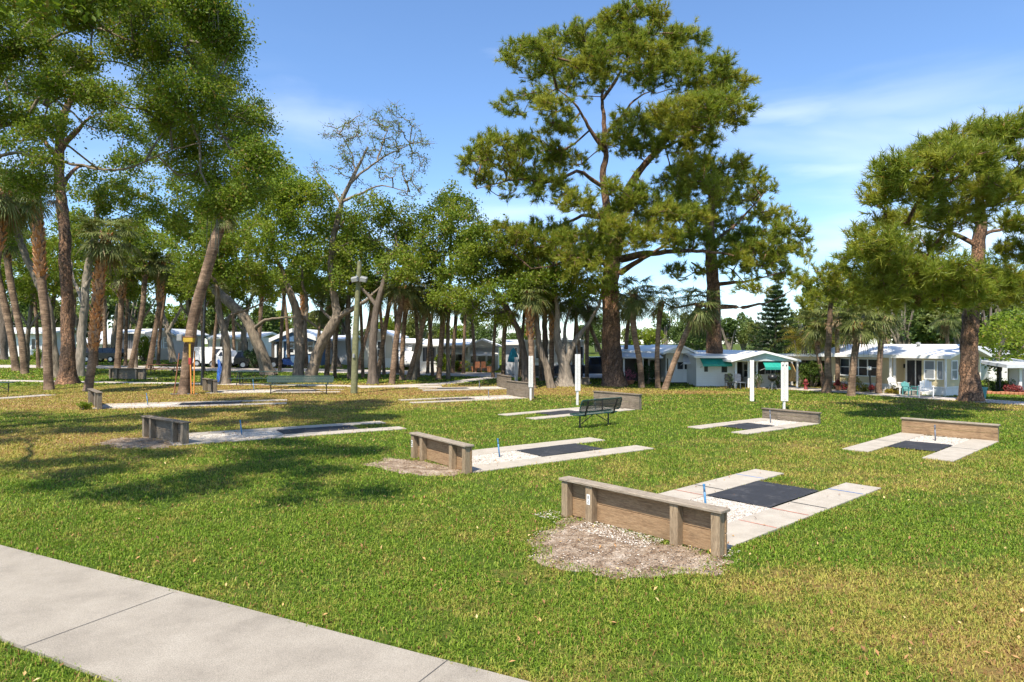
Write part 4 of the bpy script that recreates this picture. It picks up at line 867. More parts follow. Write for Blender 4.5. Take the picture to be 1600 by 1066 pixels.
# 4 cream trailer
h = Home('park_trailer', 'cream travel trailer with dark windows behind the pale many-stemmed oak', 865, 588, 55)
h.box('body', 820, 912, 534, 566, 3, 'cream'); h.box('stripe', 820, 912.5, 566.3, 571, .1, 'trim', Y=54.95); h.box('underbody', 821, 911, 571, 583, 2.6, 'dim', Y=55.2, ground=True); h.box('roof', 819, 913, 531, 533.9, 3.1, 'trim', Y=54.9)
for a, b_ in ((837.5, 845.5), (848, 852), (893.5, 900.5), (903.5, 910.5)): h.win(a, b_, 542, 560, 1, 1, fw=.1)
h.box('air_conditioner', 878, 888, 528, 530.8, 1, 'trim', Y=56)
# 5 grey home with umbrella
h = Home('mobile_home', 'small grey home behind the folded turquoise umbrella', 805, 585, 58)
h.box('wall', 790, 828, 538, 583, 6, 'greyside', ground=True); h.roof_front(785, 832, 537, 531, -.5, 3, 'roof', .12); h.win(804.5, 807.5, 544, 556, 1, 2, fw=.08); h.box('side_door', 815, 822, 545, 580, .1, 'white', Y=57.9)
# 6 white home with awnings
h = Home('mobile_home', 'white home with a screened room and two white awnings', 720, 580, 62)
h.box('screen_room', 656, 684, 539, 578.5, 5, 'white', Y=61.5, ground=True); h.win(660.5, 681, 543, 565, 1, 1, Y=61.5, glass='screen', fw=.1)
h.box('wall', 684, 731, 541, 580, 6, 'white', Y=63, ground=True); h.box('front_wall', 731, 778, 541, 580, 6, 'white', Y=62.2, ground=True)
h.roof_front(654, 732, 538.5, 530, -1.4, 4, 'roof', .15); h.gable(727, 783, 753, 540.5, 529, -1.2, 8, 'roof', .15, 'cream')
h.awn(688, 729, 543.5, 551, 1.1, 'awning', Y=63); h.awn(736, 779, 544, 553.5, 1.2, 'awning', Y=62.2); h.win(712, 722, 551, 564, 1, 1, Y=63); h.win(693, 707, 551, 560, 2, 1, Y=63)
for a, b_ in ((735.5, 743.5), (747, 758.5), (761.5, 770)): h.win(a, b_, 553, 567, 1, 1, Y=62.2, fw=.1)
# 7 cream gable with truck
h = Home('mobile_home', 'cream gabled home with a pale awning behind the row of thin trunks', 615, 577, 67)
h.gable(566, 616, 588, 525, 514, -.6, 9, 'roof', .18, 'cream'); h.box('wall', 569, 613, 524, 575.5, 8, 'cream', ground=True); h.win(590.5, 600, 534, 557, 1, 2, fw=.14); h.box('skirt', 588, 613, 560, 576, .1, 'skirt', Y=66.85, ground=True)
h.box('porch_room', 616, 655, 532, 575, 6, 'white', Y=68, ground=True); h.roof_front(614, 656, 534, 529, -.3, 3.3, 'roof', .15); h.awn(620, 646, 533, 547, 1.4, 'awning', Y=68)
# 8 blue gable
h = Home('mobile_home', 'blue gabled home with white trim behind the twin oak trunks', 460, 572, 70)
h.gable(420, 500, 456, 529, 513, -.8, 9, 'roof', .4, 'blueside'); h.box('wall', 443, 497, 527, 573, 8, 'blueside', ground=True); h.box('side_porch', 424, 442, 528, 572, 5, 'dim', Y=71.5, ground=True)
h.win(450.5, 459, 531, 551, 1, 3, fw=.2); h.win(482, 489, 532, 550, 1, 2, fw=.2); h.box('corner_trim', 441, 443, 527, 572, .3, 'trim', Y=69.8, ground=True); h.box('porch_post', 429, 432, 538, 573, .2, 'trim', Y=69.5, ground=True)
h.box('annex', 500, 545, 530, 570, 6, 'greyside', Y=73, ground=True); h.roof_front(498, 548, 530, 524, -.2 + 2.5, 6, 'roofgrey', .2)
# 9 pinkish left
h = Home('mobile_home', 'pale pink gabled home behind the palms at the left', 258, 562, 84)
h.gable(236, 273, 252, 522, 513, -.6, 9, 'roofgrey', .2, 'pinkside'); h.box('wall', 239, 270, 521, 562, 8, 'pinkside', ground=True); h.win(243, 252, 533, 543, 2, 2, fw=.12, glass='blind'); h.win(257, 264, 528, 543, 1, 2, fw=.12, glass='blind')
h = Home('mobile_home', 'pale home with a dark screened porch left of the pink one', 205, 562, 86)
h.roof_front(186, 226, 519, 514, -.5, 4, 'roof', .2); h.box('porch', 189, 212, 520, 561, 5, 'screen', ground=True); h.box('wall', 212, 224, 520, 561, 5, 'white', ground=True); h.box('porch_rail', 188.5, 212, 545, 561, .15, 'pinkside', Y=85.7, ground=True)
h = Home('mobile_home', 'grey-roofed home behind the parked dark cars at the far left', 150, 562, 88)
h.roof_front(122, 182, 535, 515, -1, 5, 'roofgrey', .25); h.box('wall', 126, 180, 536, 561, 6, 'white', ground=True); h.win(160, 174, 539, 550, 2, 1, fw=.12)
h = Home('mobile_home', 'white home seen between the trunks at the left edge', 40, 562, 95)
h.roof_front(-30, 80, 519, 512, -1, 4, 'roof', .25); h.box('wall', -26, 76, 519, 560, 6, 'white', ground=True); h.win(0, 14, 530, 546, 2, 1, fw=.12); h.win(50, 62, 530, 546, 2, 1, fw=.12)
h = Home('mobile_home', 'white home behind the white van and pickup', 350, 566, 78)
h.roof_front(322, 402, 527, 519, -1, 4, 'roof', .25); h.box('wall', 326, 398, 527, 566, 6, 'white', ground=True); h.win(372, 388, 534, 548, 2, 1, fw=.12)
# 10 at far right
h = Home('mobile_home', 'blue-white home partly hidden by the leafy tree at the right edge', 1560, 605, 50)
h.box('wall', 1545, 1583, 552, 607, 6, 'white', ground=True); h.roof_front(1540, 1600, 552, 541, -.5, 4, 'roofgrey', .15); h.win(1552, 1560, 560, 575, 1, 2, fw=.08)
h = Home('carport', 'pale carport with slatted wall at the right edge', 1590, 618, 40, 'carport')
h.box('slat_wall', 1577, 1640, 573, 612, .15, 'pinkside', Y=42, ground=True); h.roof_front(1573, 1650, 570, 560, -.5, 3, 'roofgrey', .2); h.box('post', 1593, 1597, 571, 618, .15, 'trim', ground=True); h.box('post', 1640, 1643, 571, 618, .15, 'trim', ground=True)

# ------------------------------------------------------------------ vehicles
def car(label, px, Y, Lc, kind, paint, rz=0, group='parked vehicles', nm='parked_car', cat='car'):
    t = thing(nm, label, cat, (XW(px, Y), Y, float(zg(Y))), rz, group); h = Lc / 2; w = .9
    if kind == 'pickup': prof = [(-h, .45), (-h, 1.0), (-h * .9, 1.08), (-h * .08, 1.1), (0, 1.72), (h * .38, 1.74), (h * .55, 1.15), (h * .92, 1.02), (h, .85), (h, .42)]; cab = (-.02 * h, h * .5)
    elif kind == 'van': prof = [(-h, .4), (-h, 1.9), (-h * .9, 2.05), (h * .45, 2.05), (h * .72, 1.25), (h * .97, 1.05), (h, .8), (h, .4)]; cab = (h * .0, h * .62)
    else: prof = [(-h, .42), (-h * .98, 1.05), (-h * .82, 1.62), (-h * .6, 1.7), (h * .12, 1.68), (h * .42, 1.12), (h * .9, .98), (h, .8), (h, .4)]; cab = (-h * .75, h * .3)
    def shell(pr, ww, tuck=.14):
        n = len(pr); V = []; Fc = []
        for yy, k in ((-ww, 0), (-ww - 0.0, 1), (ww, 1), (ww, 0)):
            for x, z in pr:
                top = z > 1.15; V.append((x * (1 if k else .985), yy * (1 - (tuck if top else 0)) * (1 if k else 1.0) + (0 if k else (.03 if yy < 0 else -.03) * -1), z - (0 if k else 0)))
        return V
    mb = MB(); ys = [-w, -w * .97, w * .97, w]; V = []
    for y, s in zip(ys, (.97, 1, 1, .97)):
        for x, z in prof: V.append((x * s, y * (.86 if z > 1.2 else 1), .42 + (z - .42) * (s * .01 + .99 if s < 1 else 1)))
    n = len(prof); Fc = [tuple(range(n)), tuple(range(3 * n, 4 * n))[::-1]]
    for k in range(3):
        for i in range(n): Fc.append((k * n + i, (k + 1) * n + i, (k + 1) * n + (i + 1) % n, k * n + (i + 1) % n))
    body = mb.add(V, Fc).build('body', M[paint], t)
    za, zb = (1.18, 1.58) if kind != 'van' else (1.3, 1.85)
    for s in (-1, 1):
        for a, b_ in ((cab[0] + .12, (cab[0] + cab[1]) / 2 - .04), ((cab[0] + cab[1]) / 2 + .04, cab[1] - .22)):
            y = s * w; MB().prism([(a, y * .985, za), (b_, y * .985, za), (b_ - (.0 if b_ < cab[1] - .3 else .2), y * .88, zb), (a + .05, y * .88, zb)], (0, s * .02, 0)).build('side_window', M['glass'], t)
        for x in (-h * .62, h * .62):
            wh = thing('wheel', None, None, (x, s * (w - .08), .36)); wh.parent = t
            MB().bar((0, -.11, 0), (0, .11, 0), .36, 20).build('tyre', M['tyre'], wh, False); MB().bar((0, -.118, 0), (0, .118, 0), .22, 12).build('rim', M['rim'], wh)
        MB().bbox(h - .10, h + .012, s * .62 - .16, s * .62 + .16, .72, .86, .02).build('headlight', M['lampglass'], t); MB().bbox(-h - .012, -h + .06, s * .7 - .1, s * .7 + .1, .8, .95, .02).build('tail_light', M['redcloth'], t)
    MB().bbox(h - .05, h + .06, -w * .95, w * .95, .38, .58, .03).bbox(-h - .06, -h + .05, -w * .95, w * .95, .38, .58, .03).build('bumper', M['greyplastic'], t)
    return t
car('dark navy pickup truck parked before the cream trailer', 921, 52.5, 5.6, 'pickup', 'navy')
car('white pickup truck parked behind the blue tarpaulin', 364, 68, 5.4, 'pickup', 'whitepaint', R(180))
car('tall white van seen right of the black lamp post', 338, 69.5, 5.2, 'van', 'whitepaint')
car('black car parked behind the large flaring trunk at the left', 133, 80, 4.6, 'suv', 'blackpaint')
car('black car parked right of the booted palm at the left', 161, 79, 4.6, 'suv', 'blackpaint', R(180))
car('white car with blue hood parked under the pale awning', 636, 65.5, 3.6, 'suv', 'whitepaint', R(-80))
car('black car in the shade behind the left grey trunks', 405, 67, 4.6, 'suv', 'blackpaint', R(15))
# blue scooter
b = np.array([XW(455, 67), 67., float(zg(67))]); t = thing('motor_scooter', 'blue motor scooter parked before the blue gabled home', 'scooter', b, 0)
for x in (-.75, .75):
    w_ = MB().bar((x, -.07, .3), (x, .07, .3), .3, 18).build('wheel', M['tyre'], t)
MB().prism([(-.95, -.2, .45), (-.8, -.2, .95), (-.2, -.2, .9), (.1, -.2, .5), (.55, -.2, .5), (.62, -.2, 1.15), (.78, -.2, 1.1), (.8, -.2, .4), (.3, -.2, .3), (-.4, -.2, .3)], (0, .4, 0)).build('body', M['blue'], t)
MB().bar((.62, -.38, 1.25), (.62, .38, 1.25), .03).build('handlebar', M['blackmetal'], t); MB().bbox(-.8, -.15, -.17, .17, .92, 1.04, .03).build('seat', M['blackmetal'], t); MB().prism([(.6, -.25, 1.1), (.5, -.25, 1.6), (.54, -.25, 1.6), (.66, -.25, 1.1)], (0, .5, 0)).build('windscreen', M['lampglass'], t)

# ------------------------------------------------------------------ umbrellas, chairs, pots
def folded(label, px, py0, py1, Y, mat, r):
    z0 = float(zg(Y)); t = thing('folded_umbrella', label, 'umbrella', (XW(px, Y), Y, z0)); zt, zb = ZW(py0, Y) - z0, ZW(py1, Y) - z0; mb = MB(); n = 24; L_ = []
    for k, (rr, f) in enumerate([(.03, 0), (.35, .15), (.75, .5), (.85, .75), (1.0, .97), (.7, 1)]):
        for i in range(n): a = 6.283 * i / n; q = r * rr * (1 + .22 * math.sin(6 * a + k * .4)); L_.append((q * math.cos(a), q * math.sin(a), zt + (zb - zt) * f))
    mb.add(L_, [(k * n + i, (k + 1) * n + i, (k + 1) * n + (i + 1) % n, k * n + (i + 1) % n) for k in range(5) for i in range(n)]); mb.build('canopy', M[mat], t, True)
    MB().bar((0, 0, 0), (0, 0, zt + .1), .03).build('pole', M['trim'], t); MB().lathe([(.3, 0), (.3, .06), (.08, .12)], (0, 0, 0), 12).build('base', M['greyplastic'], t)
folded('folded turquoise patio umbrella beside the small grey home', 802, 543, 566, 56.5, 'bluecanvas', .42)
folded('folded tan patio umbrella left of the round bushy shrub', 1236, 567, 596, 45, 'tan', .42)
def adirondack(label, px, Y, mat, rz, s=1):
    t = thing('garden_chair', label, 'chair', (XW(px, Y), Y, 0.02), rz, 'chairs on the porch of the beige home'); t.scale = (s, s, s)
    m = MB()
    for k in range(5): m.bbox(-.26 + k * .105, -.165 + k * .105, .18 + 0, .20, .32, .98 - abs(k - 2) * .05, .004, Matrix.Rotation(R(-18), 4, 'X'))
    m.build('backrest', M[mat], t); MB().bbox(-.27, .27, -.35, .2, .33, .36, .006).build('seat', M[mat], t)
    for sx in (-1, 1):
        MB().bbox(sx * .30 - .05, sx * .30 + .05, -.38, .28, .55, .58, .005).build('armrest', M[mat], t)
        MB().box(sx * .30 - .02, sx * .30 + .02, -.36, -.30, 0, .55).build('leg', M[mat], t); MB().box(sx * .30 - .02, sx * .30 + .02, .2, .26, 0, .55).build('leg', M[mat], t)
adirondack('white garden chair furthest left on the beige porch', 1404, 39.6, 'trim', R(20), 1.15); adirondack('white garden chair right of the teal one', 1447, 37.0, 'trim', R(-30), 1.1); adirondack('teal garden chair between white ones on the beige porch', 1421, 38.4, 'tealplastic', R(5), .9)
def pot(label, px, Y, mat, r, hh, plant=None, name='flower_pot', cat='pot', group='pots and planters by the homes'):
    t = thing(name, label, cat, (XW(px, Y), Y, float(zg(Y))), 0, group); MB().lathe([(r * .7, 0), (r, hh * .9), (r * 1.08, hh * .9), (r * 1.08, hh), (r * .9, hh), (r * .85, hh * .85)], (0, 0, 0), 14).build('pot', M[mat], t)
    if plant:
        (v, f), (v2, f2) = bush_meshes(int(px), r * 1.6, r * 1.6, r * 1.4, 260, .09, 5); mk('foliage', v + [0, 0, hh * .7], f, M[plant], t)
pot('teal bin standing right of the thick pine trunk', 1534, 36.4, 'tealplastic', .26, .62, None, 'bin', 'bin'); pot('terracotta pot with red flowers by the porch', 1310, 42.6, 'terracotta', .2, .3, 'petal_red'); pot('potted plant by the screened white home awning', 741, 60.6, 'terracotta', .3, .5, 'shrub'); pot('potted plant at the gable corner of the white home', 765, 60.5, 'terracotta', .3, .5, 'shrub'); pot('low pot of pink flowers left of the curved palm', 983, 47.0, 'terracotta', .4, .3, 'petal_pink')
def hyd(label, px, Y):
    t = thing('hydrant', label, 'hydrant', (XW(px, Y), Y, 0), 0); MB().lathe([(.16, 0), (.16, .05), (.10, .07), (.10, .5), (.14, .52), (.12, .62), (.05, .7), (.0, .74)], (0, 0, 0), 14).build('barrel', M['petal_red'], t, True)
    MB().bar((-.18, 0, .42), (.18, 0, .42), .05, 10).bar((0, -.17, .4), (0, 0, .4), .06, 10).build('nozzle', M['petal_red'], t)
hyd('red garden hydrant before the round bushy shrub', 1259, 43)
t = thing('lamp_post', 'short black lantern post in the bed at the right edge', 'lamp post', (XW(1562, 41), 41, 0)); MB().bar((0, 0, 0), (0, 0, 1.25), .045, 10).build('pole', M['blackmetal'], t); MB().lathe([(.05, 0), (.12, .06), (.14, .32), (.18, .34), (.03, .45)], (0, 0, 1.25), 8).build('lantern', M['blackmetal'], t)
t = thing('lamp_post', 'black post lamp with white head before the beige window', 'lamp post', (XW(1361, 41), 41, 0)); MB().bar((0, 0, 0), (-.1, 0, 1.35), .05, 10).build('pole', M['blackmetal'], t); MB().lathe([(.05, 0), (.15, .05), (.15, .2), (.05, .26)], (-.1, 0, 1.35), 10).build('lamp_head', M['trim'], t)
# low block edging of the flower bed at the right
e = MB(); gg = random.Random(2)
for k in range(16):
    px = 1537 + k * 7; Y = 39.6 - k * .12; x = XW(px, Y); e.bbox(x, x + .24, Y, Y + .2, 0, .16 + gg.uniform(-.01, .02), .02)
o = e.build('garden_edging', M['terracotta']); tag(o, 'row of terracotta edging blocks along the bed at the right', 'edging')
# patio furniture silhouettes of the white homes
def patio_chair(label, px, Y, mat, rz, group):
    t = thing('patio_chair', label, 'chair', (XW(px, Y), Y, float(zg(Y))), rz, group)
    MB().bbox(-.25, .25, -.25, .25, .40, .44, .01).build('seat', M[mat], t); MB().bbox(-.25, .25, .22, .26, .46, .98, .01).build('backrest', M[mat], t)
    for a in (-1, 1):
        for b_ in (-1, 1): MB().bar((a * .22, b_ * .22, 0), (a * .22, b_ * .22, .42), .02, 6).build('leg', M[mat], t)
for k, (px, lb) in enumerate([(721, 'left brown patio chair under the white awning'), (747, 'brown patio chair before the dark gable window'), (758, 'brown patio chair at the right of the white awnings')]): patio_chair(lb, px, 59.8, 'brownwood', R(20 * k), 'patio chairs at the white home')
for k, (px, lb) in enumerate([(1140, 'dark patio chair beside the thick pine'), (1157, 'grey patio chair on the teal-awning porch')]): patio_chair(lb, px, 43.6, ['blackmetal', 'darksteel'][k], R(25 * k), 'patio chairs at the teal-awning home')
t = thing('bbq_grill', 'round dark kettle grill between the two tall white posts', 'grill', (XW(1207, 42.6), 42.6, float(zg(42.6)))); MB().lathe([(.05, .55), (.26, .68), (.30, .82), (.26, .95), (.08, 1.04), (0, 1.05)], (0, 0, 0), 16).build('kettle', M['blackmetal'], t, True)
for a in range(3): MB().bar((.05 * math.cos(a * 2.1), .05 * math.sin(a * 2.1), .62), (.32 * math.cos(a * 2.1), .32 * math.sin(a * 2.1), 0), .015, 6).build('leg', M['greyplastic'], t)
# ------------------------------------------------------------------ trees, read off the photograph
T = []
def tree(kind, base, limbs, clumps, label, **k): T.append(dict(kind=kind, base=base, limbs=limbs, clumps=clumps, label=label, **k))
# the big centre pine
tree('pine', (960, 603), [
    [(960, 603, 33), (957, 560, 30), (955, 500, 28), (955, 450, 26), (957, 415, 24), (964, 380, 18), (970, 340, 14), (979, 302, 13), (999, 267, 11), (1025, 237, 9), (1055, 205, 5)],
    [(962, 405, 18), (948, 365, 15), (943, 302, 14), (945, 241, 12), (942, 172, 9), (944, 130, 6), (955, 90, 4)],
    [(945, 236, 9, 0), (921, 203, 7, -.6), (896, 160, 5, -1.4), (870, 138, 3, -2)],
    [(942, 155, 6), (965, 116, 5, -.8), (984, 80, 3, -1.2), (992, 50, 2, -1)],
    [(943, 212, 6), (975, 180, 5, 1), (1004, 151, 4, 1.5), (1040, 130, 3, 2)],
    [(943, 293, 7), (921, 278, 6, -1), (903, 268, 6, -1.5), (870, 284, 5, -2), (809, 280, 4, -2.2), (745, 295, 2, -2)],
    [(944, 341, 7), (909, 336, 6, 1), (870, 352, 5, 2), (835, 372, 3, 2.4)],
    [(970, 405, 13), (1016, 397, 10, -1), (1090, 399, 7, -1.8), (1146, 405, 5, -2.2), (1198, 418, 3, -2.4)],
    [(969, 427, 10), (999, 408, 8, -1), (1040, 385, 5, -2.4), (1085, 350, 3, -3)],
    [(954, 420, 9), (913, 388, 7, -1.5), (874, 414, 4, -2.4), (830, 420, 3, -2.5)],
    [(1025, 237, 6), (1070, 215, 5), (1110, 190, 3, 1)], [(980, 290, 6), (1015, 330, 4, -2), (1040, 345, 3, -3)]],
    [(1095, 300, 46, 22), (1050, 290, 34, 18), (1080, 262, 30, 16), (1000, 235, 26, 16), (960, 225, 26, 16), (990, 32, 55, 26), (935, 60, 60, 28), (880, 85, 60, 30), (1020, 75, 50, 28), (830, 92, 44, 26), (1070, 75, 38, 28), (1110, 112, 36, 24), (975, 95, 70, 32), (1050, 120, 55, 28), (905, 120, 50, 26), (1140, 138, 40, 26), (1120, 175, 58, 26),
     (1070, 180, 55, 26), (1030, 205, 42, 24), (1075, 225, 50, 22), (985, 195, 34, 22), (820, 160, 48, 15), (870, 170, 30, 14), (785, 235, 50, 24), (745, 258, 34, 18), (835, 245, 50, 26), (880, 258, 38, 18), (800, 285, 60, 20), (865, 300, 38, 18), (870, 205, 30, 16),
     (1000, 335, 60, 28), (1055, 345, 48, 26), (975, 300, 36, 18), (905, 320, 30, 16), (960, 370, 44, 26), (900, 385, 50, 26), (850, 375, 52, 28), (800, 375, 46, 24), (860, 415, 48, 26), (925, 420, 44, 30), (1085, 380, 40, 18), (1030, 378, 40, 14), (810, 425, 40, 24),
     (1140, 385, 40, 18), (1180, 400, 42, 20)],
    'tall broad pine with thick double trunk standing on orange needles in the centre', dens=1.3, csc=1.10, flare=.28, dyr=(-7, 3))
tree('pine', (1117, 601), [
    [(1117, 601, 27), (1116, 540, 24), (1115, 480, 22), (1114, 420, 18), (1110, 360, 14), (1112, 300, 9), (1115, 262, 5)],
    [(1114, 478, 9), (1085, 476, 6, -1), (1058, 482, 5, -1.4), (1035, 470, 3, -2)], [(1118, 480, 9), (1160, 477, 7, 0), (1200, 470, 4, .5), (1235, 455, 3, 1)],
    [(1112, 420, 8), (1150, 400, 6, 1), (1200, 385, 4, 1.5)], [(1112, 380, 6), (1160, 340, 5, 0), (1195, 300, 3, 0)], [(1113, 430, 7), (1080, 410, 5, 1)], [(1115, 445, 7), (1170, 435, 5, -1), (1225, 425, 3, -1)]],
    [(1085, 272, 46, 20), (1130, 258, 46, 20), (1170, 285, 36, 18), (1200, 290, 24, 12), (1120, 300, 46, 20), (1160, 325, 50, 24), (1205, 345, 42, 24), (1090, 330, 40, 20), (1235, 365, 30, 20), (1190, 375, 50, 22), (1130, 360, 40, 20),
     (1245, 400, 32, 18), (1205, 420, 46, 18), (1150, 412, 40, 14), (1070, 425, 34, 12), (1235, 436, 28, 12), (1180, 450, 26, 8)],
    'dark pine with a red-brown trunk standing before the teal-awning home', dens=1.0, csc=1.0, dyr=(-5, 3))
tree('pine', (1515, 627), [
    [(1515, 627, 27), (1516, 590, 25), (1518, 520, 23), (1522, 470, 23), (1527, 400, 19), (1530, 350, 16), (1528, 300, 11), (1535, 250, 7), (1545, 222, 4)],
    [(1526, 410, 9), (1500, 440, 7, -1), (1460, 455, 5, -2), (1420, 450, 3, -2.6)], [(1528, 385, 9), (1490, 365, 7, .5), (1440, 350, 4, 0), (1400, 335, 3, 0)],
    [(1528, 350, 7), (1480, 320, 6, -1), (1440, 270, 4, -1.4), (1395, 275, 3, -1.4)], [(1528, 370, 7), (1570, 355, 6, 1), (1620, 340, 4, 1)], [(1530, 330, 6), (1570, 280, 5, 0), (1610, 240, 3, 0)], [(1520, 440, 8), (1570, 450, 6, -1.2), (1620, 460, 4, -2)],
    [(1524, 430, 8), (1480, 410, 6, 1.6), (1400, 400, 4, 2), (1340, 380, 2, 2)]],
    [(1470, 232, 40, 18), (1525, 212, 45, 18), (1580, 205, 45, 18), (1500, 252, 55, 18), (1565, 250, 50, 20), (1445, 250, 30, 16), (1395, 272, 32, 18), (1375, 292, 18, 12), (1365, 315, 16, 10), (1420, 300, 42, 16), (1480, 300, 52, 20), (1550, 300, 46, 22), (1610, 290, 46, 24),
     (1435, 335, 42, 14), (1500, 340, 46, 18), (1400, 350, 30, 12), (1340, 372, 24, 9), (1375, 385, 40, 15), (1440, 385, 46, 16), (1350, 410, 38, 16), (1400, 425, 50, 20), (1590, 350, 30, 16), (1590, 395, 36, 16), (1480, 425, 46, 18),
     (1430, 460, 56, 20), (1500, 455, 44, 20), (1370, 450, 34, 16), (1560, 440, 44, 20), (1540, 470, 44, 12), (1600, 455, 40, 18), (1460, 476, 36, 10), (1390, 470, 30, 12), (1660, 300, 50, 40), (1670, 400, 60, 40)],
    'large spreading pine with a flared red-brown trunk at the right', dens=1.3, csc=1.03, flare=.5, nl=.36, dyr=(-11, -2.5))
# slender pines at the right middle
tree('pine', (1290, 614), [[(1290, 614, 11), (1293, 560, 9), (1298, 500, 8), (1303, 450, 6), (1306, 420, 3)]], [(1300, 430, 34, 16), (1275, 445, 30, 14), (1325, 445, 30, 16), (1300, 462, 36, 14), (1265, 470, 22, 12), (1335, 470, 22, 12)], 'slim young pine just right of the round bushy shrub', dens=1.2, bark='palmbark', nl=.36, dyr=(-4, 0))

# near oak whose crown fills the upper left; its trunk stands just outside the frame
tree('oak', (-52, 660), [
    [(-52, 660, 44), (-50, 560, 38), (-45, 440, 34), (-35, 300, 28), (-20, 180, 16), (10, 90, 10), (60, 20, 6)],
    [(-40, 330, 14), (10, 240, 8, 0), (90, 245, 6, -.5), (180, 266, 6, -1), (235, 255, 5, -1), (300, 230, 4, -2), (350, 215, 3, -2)],
    [(-25, 200, 11), (40, 190, 8, 1), (70, 150, 7, 1), (110, 185, 6, .5), (150, 205, 4, 0)], [(0, 100, 9), (80, 60, 7, -1), (140, 40, 5, -1), (230, 60, 5, -1), (300, 90, 4, -1)],
    [(70, 165, 9, 1), (110, 110, 8, 1.5), (180, 100, 6, 2), (260, 130, 4, 2)], [(20, 80, 10), (120, -20, 6, 2), (220, -10, 4, 2), (300, 0, 3, 2)]],
    [(30, 20, 60, 34), (100, 10, 60, 34), (170, 20, 55, 34), (240, 15, 55, 34), (310, 10, 55, 30), (60, 75, 50, 30), (345, 50, 42, 36), (210, 70, 46, 30), (280, 80, 52, 36), (350, 110, 46, 34), (230, 125, 30, 26), (300, 150, 50, 36), (365, 170, 40, 34), (275, 200, 40, 28), (330, 220, 50, 32), (385, 235, 36, 26),
     (20, 130, 40, 24), (15, 180, 34, 24), (70, 205, 26, 16), (60, 250, 20, 14), (150, 150, 26, 14), (290, 255, 44, 24), (345, 275, 44, 26), (150, -30, 80, 30), (280, -40, 80, 30), (20, -40, 80, 36), (-40, 60, 60, 60), (120, 90, 34, 20), (165, 195, 22, 14), (40, 285, 44, 22), (350, 315, 48, 24), (395, 300, 34, 26), (395, 190, 34, 34), (405, 250, 30, 30), (250, 170, 34, 24), (90, 130, 34, 20), (330, 60, 46, 34)],
    'big near oak whose leafy crown fills the upper left corner', Y=23.0, dens=1.1, per=95, leaf=.092, sig=.21, moss=7, dyr=(-4, 3))
# trees outside the view to the left whose shade falls across the lawn
_g = random.Random(12); SHADE = []
for _k in range(88):
    _x = _g.uniform(-640, 190); _r = _g.uniform(22, 50); SHADE.append((_x, -_r * .6 - _g.uniform(16, 170), _r, _g.uniform(-4, 7)))
tree('oak', (-470, 790), [[(-470, 790, 50), (-465, 650, 40), (-460, 400, 30), (-440, 150, 22), (-400, -20, 12), (-350, -110, 7)], [(-450, 200, 14), (-300, 20, 9), (-150, -70, 6, 1), (0, -130, 4, 2)], [(-440, 120, 20), (-520, -40, 12, 2), (-620, -100, 8, 3)], [(-400, -20, 9), (-250, -150, 6, -2), (-60, -170, 4, -3)]],
    [(r_[0], r_[1], r_[2], r_[2] * .6, r_[3]) for r_ in SHADE],
    'oak standing outside the left edge of the photo', Y=12.0, dens=.5, per=52, leaf=.13, sig=.34)
O = lambda *a, **k: tree('oak', *a, **k)
O((104, 600), [[(104, 600, 27), (106, 540, 23), (104, 480, 22), (102, 400, 20), (97, 320, 18), (92, 240, 17), (100, 180, 13), (120, 140, 8)], [(96, 262, 12), (60, 215, 9, 1), (20, 190, 5, 2)], [(95, 235, 12), (125, 195, 8, -1), (160, 175, 5, -2)], [(98, 290, 9), (130, 262, 7, 2), (180, 268, 5, 2)]],
  [(60, 180, 50, 34), (110, 130, 60, 34), (30, 230, 40, 26), (160, 150, 46, 26), (10, 300, 34, 26), (205, 200, 36, 30), (190, 260, 34, 18), (225, 240, 30, 20)], 'massive rough trunk flaring wide at the foot, at the left', bark='pinebark', flare=.5, flare2=.35, moss=5)
O((88, 590), [[(88, 590, 17), (80, 510, 15), (72, 470, 14), (53, 430, 13), (35, 390, 12), (21, 350, 11), (5, 320, 8)]], [(0, 320, 50, 34), (-30, 280, 50, 40), (30, 340, 34, 22), (-30, 370, 46, 30)], 'grey oak leaning strongly left behind the rusty palm')
O((123, 588), [[(123, 588, 17), (126, 520, 15), (134, 440, 14), (146, 370, 12), (154, 320, 9), (160, 290, 6)], [(132, 450, 9), (165, 400, 8, 1), (195, 360, 5, 1)], [(130, 480, 8), (110, 420, 6, 2), (112, 370, 4, 2)]],
  [(150, 295, 50, 30), (195, 330, 44, 30), (125, 350, 30, 24), (215, 290, 36, 26), (100, 390, 30, 22), (185, 370, 36, 20)], 'pale forked oak right behind the massive trunk', bark='palebark')
O((272, 566), [[(272, 566, 12), (262, 520, 10), (250, 480, 9), (243, 440, 8), (235, 400, 6)], [(262, 520, 7), (280, 480, 6), (290, 440, 4)]], [(240, 390, 50, 34), (285, 420, 40, 28), (210, 410, 34, 28), (250, 350, 44, 30), (290, 460, 26, 20)], 'pale crooked oak in front of the pink home', bark='palebark', leafmat='oakleaf2')
O((352, 600), [[(352, 600, 17), (354, 560, 15), (352, 520, 13), (343, 490, 12), (340, 455, 9), (330, 425, 6)], [(352, 515, 10), (362, 490, 8, 1), (390, 480, 6, 1), (425, 465, 4, 1)]], [(330, 400, 50, 32), (375, 425, 44, 26), (300, 440, 30, 22), (420, 440, 34, 22), (350, 365, 44, 26)], 'crooked oak whose foot is wrapped in blue tarpaulin')
